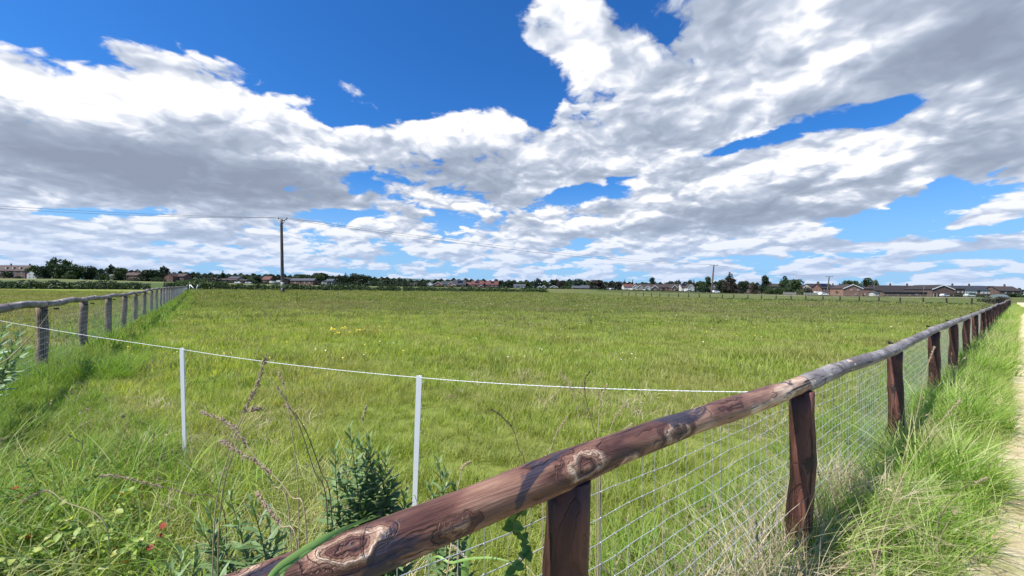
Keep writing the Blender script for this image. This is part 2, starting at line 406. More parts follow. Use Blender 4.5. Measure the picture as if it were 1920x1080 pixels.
# ------------------------------------------------------------------ the near rail fence and its netting
m_rail_near = wood('stripped rail timber', [(0, (.022, .011, .012)), (.15, (.07, .03, .024)), (.33, (.16, .075, .053)), (.5, (.28, .155, .105)), (.66, (.44, .29, .20)), (.78, (.66, .50, .37)), (1, (.82, .72, .58))], 9.5,
    knots=[(.47, -.03, .0, .055, .7), (.80, -.04, .01, .04, .5), (.92, -.03, -.03, .05, .7), (1.35, .0, .045, .04, .7), (1.75, -.03, -.01, .035, .5), (2.15, -.03, .02, .05, .8), (2.62, -.035, .01, .06, .9), (2.35, -.03, -.02, .04, .6), (.1, -.03, 0, .08, .8), (1.1, -.03, .02, .035, .6), (1.55, -.03, .03, .04, .7)],
    stain=((.030, .030, .048), 6.5, .55), bump=.007, rough=.5, squash=6.5, line=.85)
m_rail_grey = wood('weathered grey rail', [(0, (.09, .075, .07)), (.35, (.20, .18, .175)), (.65, (.31, .29, .28)), (1, (.50, .46, .41))], 8, stain=((.13, .085, .075), 5, .56), bump=.004, rough=.65, squash=5, line=.5,
    knots=[(.7, 0, .04, .07, .6), (1.9, 0, .04, .08, .6)], grey=((.56, .44, .32), 11, .64))
m_post = wood('dark red timber post', [(0, (.018, .009, .008)), (.3, (.06, .023, .017)), (.6, (.12, .046, .034)), (.85, (.20, .092, .066)), (1, (.36, .21, .15))], 11, axis=2, squash=5, bump=.005, rough=.6, line=.5, stain=((.02, .014, .014), 6, .58),
    knots=[(-.04, -.04, .62, .07, .6), (-.04, -.03, .3, .08, .5)], grey=((.38, .26, .18), 14, .68))
m_post_grey = wood('weathered brown post', [(0, (.07, .044, .032)), (.4, (.17, .115, .083)), (.7, (.28, .20, .15)), (1, (.42, .33, .25))], 12, axis=2, squash=5, bump=.004, rough=.8, line=.4)
m_rail_left = wood('sun bleached rail', [(0, (.12, .1, .09)), (.4, (.26, .22, .2)), (.65, (.42, .37, .33)), (1, (.72, .66, .58))], 8, squash=6, bump=.004, stain=((.10, .08, .08), 4, .55), rough=.6)
m_wire = flat('galvanised wire', (.44, .47, .47), .6, .25, 30, metal=.2)
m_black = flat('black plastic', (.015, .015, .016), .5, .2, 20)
m_white = flat('white plastic post', (.80, .81, .84), .4, .06, 8)

def post_mesh(h, r, m, bent=.01, name='post', sink=.15):
    b = MB(); n = 12; ph = random.uniform(0, 9)
    pts = [(bent * sin(k * 1.1 + ph), bent * cos(k * .9 + ph), -sink + (h + sink) * k / 9) for k in range(10)]
    b.tube(pts, [r * (1.05 - .06 * k / 9 + .04 * sin(k * 2 + ph)) for k in range(10)], n, jit=.035)
    me = bpy.data.meshes.new(name); me.from_pydata(b.v, [], b.f); me.materials.append(m)
    me.polygons.foreach_set('use_smooth', [len(p.vertices) == 4 for p in me.polygons]); return me
def rail_part(root, a, b_, r, m, wob=.012, seg=.12, n=16, ra=None):
    """one rail as its own object with its x axis along the timber"""
    L = (b_ - a).length; k = max(4, int(L / seg)); mb = MB(); ph = random.uniform(0, 20); pts = []; rad = []
    for i in range(k + 1):
        s_ = L * i / k; e = sin(pi * i / k)
        pts.append((s_, wob * e * sin(s_ * 2.1 + ph), wob * e * cos(s_ * 1.7 + ph * 1.3)))
        rad.append((r if ra is None else r + (ra - r) * (1 - i / k)) * (1 + .045 * sin(s_ * 5.3 + ph) + .03 * sin(s_ * 13 + ph * 2)))
    mb.tube(pts, rad, n, jit=.012)
    o = mb.build('rail', m, root); X = (b_ - a).normalized()
    for p_ in o.data.polygons: p_.use_smooth = len(p_.vertices) == 4
    Y = Vector((0, 0, 1)).cross(X).normalized(); Z = X.cross(Y)
    M = Matrix((X, Y, Z)).transposed().to_4x4(); M.translation = a
    o.matrix_basis = M if root is None else root.matrix_basis.inverted() @ M
    return o
K_R = 900.0
def fence_pt(x, y, K=K_R, xv=1910.0):        # where the sight line meets the near fence's upright plane
    Yd = K / (xv - x); return at(x, y, Yd)
def near_pt(x, y):
    v = ray(x, y); nrm = dL; tt = (P_NEAR - EYE.dot(nrm)) / v.dot(nrm); return EYE + v * tt

root = thing('rail_fence', 'dark red post fence with round top rail and netting beside the straw path', 'fence', (0, 0, 0))
# rail centre heights at the posts, read along the fence
rp = [near_pt(*p) for p in ((600, 1062), (1078, 878), (1500, 722), (1681, 653), (1752, 617.5), (1787, 604.5), (1812, 595), (1829, 588.5), (1842, 583.5))]
post_q = [p.dot(dR) for p in rp]; post_z = [p.z for p in rp]
post_q[0] = post_q[1] - 2.6; post_z[0] = near_pt(600, 1062).z + .05
q = post_q[-1]; step = 2.72
while q + step < Q_RIGHT:
    q += step; post_q.append(q); post_z.append(1.10 + random.uniform(-.04, .04) + lz(*XY(P_NEAR, q).xy) - .07)
RR = .048
slope = (rp[1].z - rp[0].z) / (rp[1] - rp[0]).dot(dR)
start = rp[0] - dR * 1.5; start.z = rp[0].z + .02
ctr = lambda i: XY(P_NEAR, post_q[i], post_z[i])
r0 = rail_part(root, start, rp[1] + (rp[1] - rp[0]).normalized() * .0, RR * 1.0, m_rail_near, wob=.006, n=28, seg=.05)
bpy.data.objects.remove(r0)
rail_part(root, start, rp[2] + dR * .03, .047, m_rail_near, wob=.012, n=36, seg=.03, ra=.046)
i = 2
while i < len(post_q) - 1:
    j = min(i + (1 if i < 4 else 1), len(post_q) - 1)
    rail_part(root, ctr(i) + dR * (.032 if i == 2 else 0.0), ctr(j) + dR * .02, RR * random.uniform(.93, 1.03), m_rail_grey, wob=.007, n=20 if i < 6 else 8, seg=.1 if i < 6 else .5)
    i = j
for i, (q, z) in enumerate(zip(post_q, post_z)):
    g = XY(P_NEAR, q); gz = lz(g.x, g.y)
    o = link('post', post_mesh(z - gz - .03, random.uniform(.058, .064) if i else .06, m_post, .006), root)
    o.location = (g.x, g.y, gz); o.rotation_euler = (random.uniform(-.02, .02), random.uniform(-.03, .03), random.uniform(0, 6))
# insulator studs just inside the rail
for i in range(3, 12):
    g = XY(P_NEAR + .075, post_q[i] + .35, post_z[i] + .018)
    b = MB(); b.tube([g, g + dL * .035], [.009, .009], 8); b.tube([g + dL * .03 + Vector((0, 0, -.012)), g + dL * .03 + Vector((0, 0, .02))], [.012, .010], 8)
    b.build('insulator', m_black, root, True)
# netting: square mesh of twisted wire, with a knot at each crossing close by
def rail_z(q): return float(np.interp(q, post_q, post_z))
def netting(root, p, q0, q1, zfun, along, across, side, pitch=.0745, knots=9.0, full=40.0):
    b = MB(); kn = MB(); rows = 15; qs = np.arange(q0, q1, pitch); r = .00135
    def pt(q, k):
        base = along * q + across * p
        h = zfun(q) - .075 - k * pitch; w = .006 * sin(q * 2.3 + k) + .004 * sin(q * 9 + k * 5)
        return base + across * side + Vector((0, 0, h + w))
    for k in range(rows):
        pts = [];
        for n_, q in enumerate(qs):
            if q > full and n_ % 12: continue
            pts.append(pt(q, k) + Vector((0, 0, random.uniform(-.0022, .0022))) + across * random.uniform(-.002, .002))
        b.tube(pts, r, 4 if k < 99 else 3, cap=False)
    for n_, q in enumerate(qs):
        pts = [pt(q, k) for k in (range(rows) if q < knots else (0, 4, 9, rows - 1))]
        b.tube(pts, r * .85, 3, cap=False)
        if q < knots:
            for k in range(rows):
                c_ = pts[k]; e = .0032
                kn.add([c_ + Vector((e,0,0)), c_ + Vector((0,e,0)), c_ - Vector((e,0,0)), c_ - Vector((0,e,0)), c_ + Vector((0,0,e)), c_ - Vector((0,0,e))],
                       [(0,1,4),(1,2,4),(2,3,4),(3,0,4),(1,0,5),(2,1,5),(3,2,5),(0,3,5)])
    if kn.n: b.add(kn.v, kn.f)
    return b.build('wire_netting', m_wire, root)
netting(root, P_NEAR, -1.6, Q_RIGHT, rail_z, dR, dL, .066)

# ------------------------------------------------------------------ the left rail fence
K_L = 2100.0
def left_pt(x, y):
    v = ray(x, y); tt = (Q_LEFT - EYE.dot(dR)) / v.dot(dR); return EYE + v * tt
root = thing('rail_fence', 'weathered grey fence with pale rail running away on the left side of the paddock', 'fence')
lp = [left_pt(*p) for p in ((82, 570), (158, 562), (203, 556), (233, 552), (255, 549), (271, 546), (284, 543.5), (294, 541.5))]
lq = [v.dot(dL) for v in lp]; lzv = [v.z for v in lp]
lq = [lq[0] - 6.6, lq[0] - 3.3] + lq; lzv = [lzv[0] - .02, lzv[0]] + lzv
stp = 3.3
while lq[-1] + stp < P_FAR - 1:
    lq.append(lq[-1] + stp); g = XY(lq[-1], Q_LEFT); xp = 960 + F * g.x / g.y; lzv.append(at(xp, float(np.interp(xp, [294, 330, 352], [541.3, 538.2, 536.4])), g.y).z + random.uniform(-.03, .03))
lz0 = [lzv[i] for i in range(len(lzv))]
for i in range(len(lq) - 1):
    rail_part(root, XY(lq[i], Q_LEFT, lzv[i]), XY(lq[i + 1] + .02, Q_LEFT, lzv[i + 1]), .06 if i < 12 else .065, m_rail_left, wob=.03, n=12 if i < 6 else 8, seg=.25 if i < 8 else .8)
for i, (p, z) in enumerate(zip(lq, lzv)):
    g = XY(p, Q_LEFT); gz = lz(g.x, g.y)
    o = link('post', post_mesh(z - gz - .04, .075, m_post_grey, .008, sink=.3), root); o.location = (g.x, g.y, gz)
    o.rotation_euler = (random.uniform(-.02, .02), random.uniform(-.02, .02), random.uniform(0, 6))
    if 1 < i < 9:
        for s_ in (-.35, .35):
            c_ = XY(p + s_, Q_LEFT + .05, z - .10); b = MB(); b.tube([c_, c_ + dR * .05], .013, 8); b.tube([c_ + dR * .05 - dL * .05, c_ + dR * .05 + dL * .05], [.014, .02], 8)
            b.build('insulator', m_black, root, True)
netting(root, Q_LEFT, lq[0], lq[-1], lambda q: float(np.interp(q, lq, lzv)), dL, dR, .08, pitch=.1, knots=0, full=26)

# ------------------------------------------------------------------ far fences
def plain_fence(label, pts, h, r, m, rail=True, mesh=True, railz=.0, rr=.045, name='rail_fence'):
    root = thing(name, label, 'fence'); proto = [post_mesh(h, r, m, .01, sink=.3) for _ in range(2)]
    tops = []
    for i, p in enumerate(pts):
        z = lz(p.x, p.y); o = link('post', proto[i % 2], root); o.location = (p.x, p.y, z); o.rotation_euler = (random.uniform(-.02, .02), random.uniform(-.03, .03), i * 1.3)
        tops.append(Vector((p.x, p.y, z + h + railz)))
    if rail:
        b = MB(); b.tube(tops, rr, 6); b.build('rail', m_rail_grey, root, True)
    if mesh:
        b = MB()
        for k in range(5): b.tube([t_ - Vector((0, 0, .12 + k * h * .17 - railz)) for t_ in tops], .004, 3, cap=False)
        b.build('wire', m_wire, root)
    return root
m_dkpost = flat('dark creosoted post', (.035, .03, .027), .9, .4, 4)
far_q = []
xs = [1866, 1822, 1775, 1731, 1688, 1648, 1611, 1575, 1543, 1511, 1483, 1455, 1428, 1402, 1376, 1354, 1331, 1311, 1291, 1272, 1254, 1237, 1221, 1206, 1192, 1179, 1166]
pts = [XY((K_ := 88267 / (x - 375.0)) and at(x, 560, K_).xy.to_3d().dot(dL), Q_RIGHT) for x in xs]
plain_fence('line of dark stakes with wire along the right far side of the paddock', pts, 1.22, .10, m_dkpost, rail=True, railz=-.03, rr=.025)
pts = [XY(P_FAR - .8, q_) for q_ in np.arange(2, 92, 4.1)]
plain_fence('wire fence on small stakes in front of the far bramble hedge', pts, 1.3, .06, m_dkpost, rail=False)
pts = [XY(P_FAR - .8, q_) for q_ in np.arange(-88, -4, 4.6)]
plain_fence('wire fence on dark stakes beyond the field left of the grey fence', pts, 1.3, .09, m_dkpost, rail=True, rr=.02)
pts = [gpt(x, Y) for x, Y in zip(np.linspace(1560, 1850, 15), np.linspace(128, 118, 15))]
plain_fence('thin paddock fence in front of the brick terraces', pts, 1.2, .07, m_post_grey, rail=True, rr=.035)
# white braced gate posts at the far end of the left fence, and a lone white post
g = XY(P_FAR - 2, Q_LEFT + 1); gz = lz(g.x, g.y)
gate = thing('gate', 'small white braced gate end where the grey left fence stops', 'gate', (g.x, g.y, gz))
for s_, (a_, c_) in zip(('gate_post', 'brace', 'brace'), (((-.7, 0, -.2), (-.7, 0, 1.3)), ((-.55, 0, 1.2), (.5, 0, .05)), ((1.0, 0, 1.25), (.62, 0, .05)))):
    b = MB(); b.tube([a_, c_], .075, 8); b.build(s_, m_white, gate, True)
g = gpt(397, 90); b = MB(); b.tube([(0, 0, -.2), (0, 0, 1.35)], .10, 8); b.box((0, 0, 1.36), (.24, .24, .05))
o = b.build('marker_post', m_white); o.location = g; tag(o, 'lone short white post in front of the far hedge right of the gate', 'post')

# ------------------------------------------------------------------ electric rope on two white stakes
m_rope = flat('white braided rope', (.72, .74, .76), .6, .12, 60)
A = at(341, 655, 3.76); B = at(786, 708, 2.74); dirv = (B - A).normalized(); 
C = at(1447, 735.5, 1.985); Lf = at(0, 600.5, 5.26); Lf = Lf + (Lf - A) * .12
for (P_, xb, yb, lab) in ((A, 346, 880, 'white plastic stake farther left on the rope'), (B, 776, 1000, 'white plastic stake nearer the timber rail')):
    gz = lz(P_.x, P_.y); foot = at(xb, yb, P_.y + .02); foot.z = gz
    e = thing('electric_fence_stake', lab, 'stake', (foot.x, foot.y, gz)); tp = P_ - Vector((foot.x, foot.y, gz))
    b = MB(); X = Vector((1, 0, 0)); 
    for k in range(8):
        c_ = tp * (k / 7); 
    n_ = 10; sec = [(-.019, -.005), (-.019, .005), (-.004, .005), (-.004, .016), (.004, .016), (.004, .005), (.019, .005), (.019, -.005)]
    vs = []; fs = []
    for k in range(2):
        c_ = (tp + Vector((0, 0, .012))) * (k if k else -.08)
        for (sx, sy) in sec: vs.append(c_ + Vector((sx * (1 if k else .8), sy, 0)))
    for k in range(8): fs.append((k, (k + 1) % 8, 8 + (k + 1) % 8, 8 + k))
    fs.append(tuple(range(8, 16)))
    b.add(vs, fs); b.build('shaft', m_white, e)
    for k in range(5):
        c_ = tp * (.62 + .085 * k) + Vector((.019, 0, 0)); h = MB(); h.tube([c_, c_ + Vector((.006, 0, .001)), c_ + Vector((.007, 0, .008))], .0022, 6); h.build('rope_hook', m_white, e, True)
b = MB()
def sag(a, c, s_, n):
    return [a.lerp(c, k / n) - Vector((0, 0, s_ * 4 * (k / n) * (1 - k / n))) for k in range(n + 1)]
line = sag(Lf, A, .015, 60)[:-1] + sag(A, B, .02, 50)[:-1] + sag(B, C, .02, 50)
tw = []
for k, p in enumerate(line): tw.append(p)
b.tube(tw, .0020, 6)
pts2 = []
L_ = 0
for k in range(len(line) - 1):
    for u in range(4):
        p = line[k].lerp(line[k + 1], u / 4); a_ = (k * 4 + u) * 1.2
        pts2.append(p + Vector((0, cos(a_) * .0022, sin(a_) * .0022)))
b.tube(pts2, .0010, 4)
o = b.build('electric_rope', m_rope, None, True); tag(o, 'thin white electric rope strung across the paddock corner over two stakes', 'rope')
# ------------------------------------------------------------------ poles and power lines
m_pole = wood('weathered pole timber', [(0, (.05, .035, .03)), (.5, (.12, .09, .075)), (1, (.22, .18, .15))], 5, axis=2, squash=8, bump=.003)
m_pole_base = flat('pale weathered pole foot', (.34, .32, .27), .9, .25, 2)
m_steel = flat('grey steel', (.12, .12, .125), .5, .2, 6, metal=.3)
def pole(base, top, r, label, arm=None, foot=False):
    e = thing('utility_pole', label, 'utility pole', base); tp = top - base; n = 14
    lo = .0
    pts = [tp * (k / n) for k in range(n + 1)]; pts[0] = Vector((0, 0, -.5))
    b = MB(); b.tube(pts, [r * (1.15 - .3 * k / n) for k in range(n + 1)], 12); b.build('pole_shaft', m_pole, e, True)
    if foot:
        b = MB(); b.tube([tp * .07, tp * .155], [r * 1.17, r * 1.15], 12); b.build('pale_sleeve', m_pole_base, e, True)
        b = MB(); b.tube([tp * .155, tp * .175], [r * 1.2, r * 1.19], 12); b.build('band', m_black, e, True)
        b = MB(); b.tube([tp * -.01, tp * .02, tp * .07], [r * 1.9, r * 1.4, r * 1.18], 12); b.build('dark_base', m_black, e, True)
    if arm:
        b = MB(); L = arm
        if foot:   # short angled top bracket with two insulators, seen almost end on
            b.tube([tp - Vector((0, 0, .35)), tp + Vector((L, .6, .1))], .07, 6); b.build('bracket', m_steel, e)
            b = MB(); b.tube([tp - Vector((0, 0, 1.3)), tp + Vector((L * .75, .4, .0))], .05, 6); b.build('brace', m_steel, e)
            for d_ in (Vector((L, .6, .1)), Vector((-.1, -.7, -.15))):
                b = MB(); q_ = tp + d_; b.tube([q_, q_ + Vector((0, 0, .12)), q_ + Vector((0, 0, .15)), q_ + Vector((0, 0, .3))], [.06, .06, .14, .12], 8); b.build('insulator', m_black, e, True)
        else:
            b.box((tp.x, tp.y, tp.z - .12), (L, .16, .2)); b.build('crossarm', m_steel, e)
            for sx in (-.46, 0, .46):
                b = MB(); q_ = Vector((tp.x + sx * L, tp.y, tp.z - .02)); b.tube([q_, q_ + Vector((0, 0, .35))], [.09, .07], 8); b.build('insulator', m_black, e, True)
    return base, top
g1 = gpt(530, 75); t1 = at(527.5, 411, 75); pole(g1, t1, .27, 'tall weathered wooden pole standing in the paddock right of the left fence', .7, True)
g2 = gpt(1334, 200); t2 = at(1338.5, 497, 200); pole(g2, t2, .36, 'wooden pole with a T crossarm in front of the broad conifer', 4.0)
g3 = gpt(1550, 235); t3 = at(1555, 518.5, 235); pole(g3, t3, .3, 'distant T topped pole beside the brick gable house', 4.2)
m_line = flat('dark cable', (.045, .045, .05), .6, .1, 5)
def cable(a, c, sg, r, label, group=None):
    b = MB(); b.tube(sag(a, c, sg, 40), r, 5); o = b.build('power_line', m_line, None, True); return tag(o, label, 'power line', group)
pa = t1 + Vector((.7, .6, .35)); pb = t1 + Vector((-.1, -.7, .1))
cable(pa, t2 + Vector((-.1, 0, .3)), 1.6, .028, 'upper cable dropping from the near pole to the T topped pole')
cable(pb, t2 + Vector((-1.7, 0, .3)), 2.2, .028, 'lower slack cable between the near pole and the T topped pole')
cable(at(-420, 355, 52), pa, .7, .024, 'upper of the two cables going left from the near pole')
cable(at(-420, 358, 51), pb, .9, .024, 'lower of the two cables going left from the near pole')
cable(t2 + Vector((.1, 0, .3)), t3 + Vector((0, 0, .3)), 1.5, .02, 'faint cable from the T topped pole to the pole by the brick house')

# ------------------------------------------------------------------ trees
def crown_arrays(lobes, n, size, seed, shell=.62, flatness=.5):
    r = np.random.default_rng(seed); w = np.array([l[3] * l[4] * l[5] for l in lobes]) ** .67; w /= w.sum()
    k = r.choice(len(lobes), n, p=w); Lb = np.array(lobes)[k]
    d = r.normal(size=(n, 3)); d /= np.linalg.norm(d, axis=1)[:, None]
    rad = shell + (1 - shell) * r.random(n) ** .6
    lump = 1 + .16 * np.sin(d[:, 0] * 5 + seed) * np.cos(d[:, 1] * 6 + k) + .12 * np.sin(d[:, 2] * 9 + k * 2) + r.normal(size=n) * .06
    c = Lb[:, :3] + d * Lb[:, 3:6] * (rad * lump)[:, None]
    nrm = d * flatness + r.normal(size=(n, 3)) * .6; nrm /= np.linalg.norm(nrm, axis=1)[:, None]
    u = np.cross(nrm, r.normal(size=(n, 3))); u /= np.linalg.norm(u, axis=1)[:, None]; v = np.cross(nrm, u)
    s = size * r.uniform(.6, 1.3, n)[:, None]
    V = np.stack([c - u * s, c - v * s * .55, c + u * s, c + v * s * .55], 1).reshape(-1, 3)
    Fq = np.arange(4 * n).reshape(n, 4)
    return V, Fq, np.repeat(r.random(n), 4)
def lobes_for(kind, seed):
    r = np.random.default_rng(seed); L = []
    if kind == 'conifer':
        for k in range(11):
            h = .12 + .82 * k / 10; w = (1 - h) * .95 + .08
            for _ in range(3 if k < 8 else 1): 
                a = r.uniform(0, 6.3); L.append((cos(a) * w * .45, sin(a) * w * .45, h, w * .62, w * .62, .085))
        return L
    if kind == 'pine':
        for k in range(16):
            h = .15 + .75 * k / 15; a = r.uniform(0, 6.3); w = r.uniform(.15, .6) * (1.25 - h)
            L.append((cos(a) * w, sin(a) * w, h, r.uniform(.25, .42), r.uniform(.25, .42), r.uniform(.06, .10)))
        L.append((0, 0, .93, .16, .16, .09)); return L
    if kind == 'airy':
        for k in range(15):
            a = r.uniform(0, 6.3); w = r.uniform(.2, .8); L.append((cos(a) * w, sin(a) * w, r.uniform(.42, .9) - .2 * w * w, r.uniform(.2, .34), r.uniform(.2, .34), r.uniform(.08, .14)))
        return L
    if kind == 'bush':
        for k in range(12):
            a = r.uniform(0, 6.3); w = r.uniform(0, .75); L.append((cos(a) * w, sin(a) * w, r.uniform(.2, .72) - .25 * w, r.uniform(.3, .45), r.uniform(.3, .45), r.uniform(.2, .3)))
        return L
    for k in range(20):         # round broadleaf
        a = r.uniform(0, 6.3); w = r.uniform(0, .68); h = r.uniform(.12, .82)
        L.append((cos(a) * w, sin(a) * w, h - .18 * w, r.uniform(.26, .42), r.uniform(.26, .42), r.uniform(.13, .2)))
    return L
lm_dark = leafmat('dark green foliage', (.009, .020, .008), (.026, .046, .018), attr='tint', trans=.2)
lm_mid = leafmat('mid green foliage', (.020, .042, .013), (.062, .094, .032), attr='tint', trans=.25)
lm_purple = leafmat('bronze foliage', (.018, .016, .012), (.044, .037, .026), attr='tint', trans=.15)
lm_willow = leafmat('grey green willow foliage', (.05, .08, .03), (.12, .16, .06), attr='tint', trans=.3)
lm_blue = leafmat('blue green foliage', (.018, .038, .028), (.04, .07, .045), attr='tint', trans=.2)
m_bark = flat('dark bark', (.055, .045, .035), .95, .3, 4)
CROWN = {}
def crown(kind, lm, var):
    key = (kind, lm.name, var)
    if key not in CROWN:
        n = {'airy': 1500, 'conifer': 2600, 'pine': 1800, 'bush': 1500}.get(kind, 2200)
        V, Fq, at_ = crown_arrays(lobes_for(kind, var * 13 + len(kind)), n, .062, var, .55 if kind != 'airy' else .3)
        CROWN[key] = npmesh('crown', V, Fq, lm, at_)
    return CROWN[key]
TRUNK = []
for s_ in range(3):
    random.seed(30 + s_); b = MB(); b.tube([(0, 0, -.05), (.01, 0, .1), (.0, .015, .3), (.02, 0, .55), (0, .01, .8)], [.05, .035, .03, .022, .008], 8)
    for k in range(9):
        a = random.uniform(0, 6.3); h = random.uniform(.18, .6); L = random.uniform(.3, .55)
        b.tube([(0, 0, h), (cos(a) * L * .5, sin(a) * L * .5, h + .08), (cos(a) * L, sin(a) * L, h + .2)], [.018, .011, .004], 5)
    me = bpy.data.meshes.new('trunk'); me.from_pydata(b.v, [], b.f); me.materials.append(m_bark); TRUNK.append(me)
TREEGRP = {'round': 'broadleaf trees on the skyline', 'airy': 'open crowned trees on the skyline', 'conifer': 'conifers on the skyline', 'pine': 'pines on the skyline', 'bush': 'bushes among the distant houses'}
def tree(x0, x1, yt, kind, lm, Y, label, var=None):
    xc = (x0 + x1) / 2; g = gpt(xc, Y, -.2); top = at(xc, yt, Y).z; h = (top - g.z); w = (x1 - x0) / F * Y / 2
    var = random.randrange(3) if var is None else var
    e = thing({'conifer': 'conifer_tree', 'pine': 'pine_tree', 'bush': 'bush'}.get(kind, 'broadleaf_tree'), label, 'bush' if kind == 'bush' else 'tree', g, 0, TREEGRP[kind])
    c = link('crown', crown(kind, lm, var), e); c.scale = (w / .84, w / .84, h / .93); c.rotation_euler = (0, 0, random.uniform(0, 6.3))
    tr = link('stem' if kind == 'bush' else 'trunk', TRUNK[var], e); tr.scale = (max(h * .6, w * .6),) * 2 + (h,); tr.rotation_euler = (0, 0, random.uniform(0, 6.3))
    return e
D, Mg, Pu, Wi, Bl = lm_dark, lm_mid, lm_purple, lm_willow, lm_blue
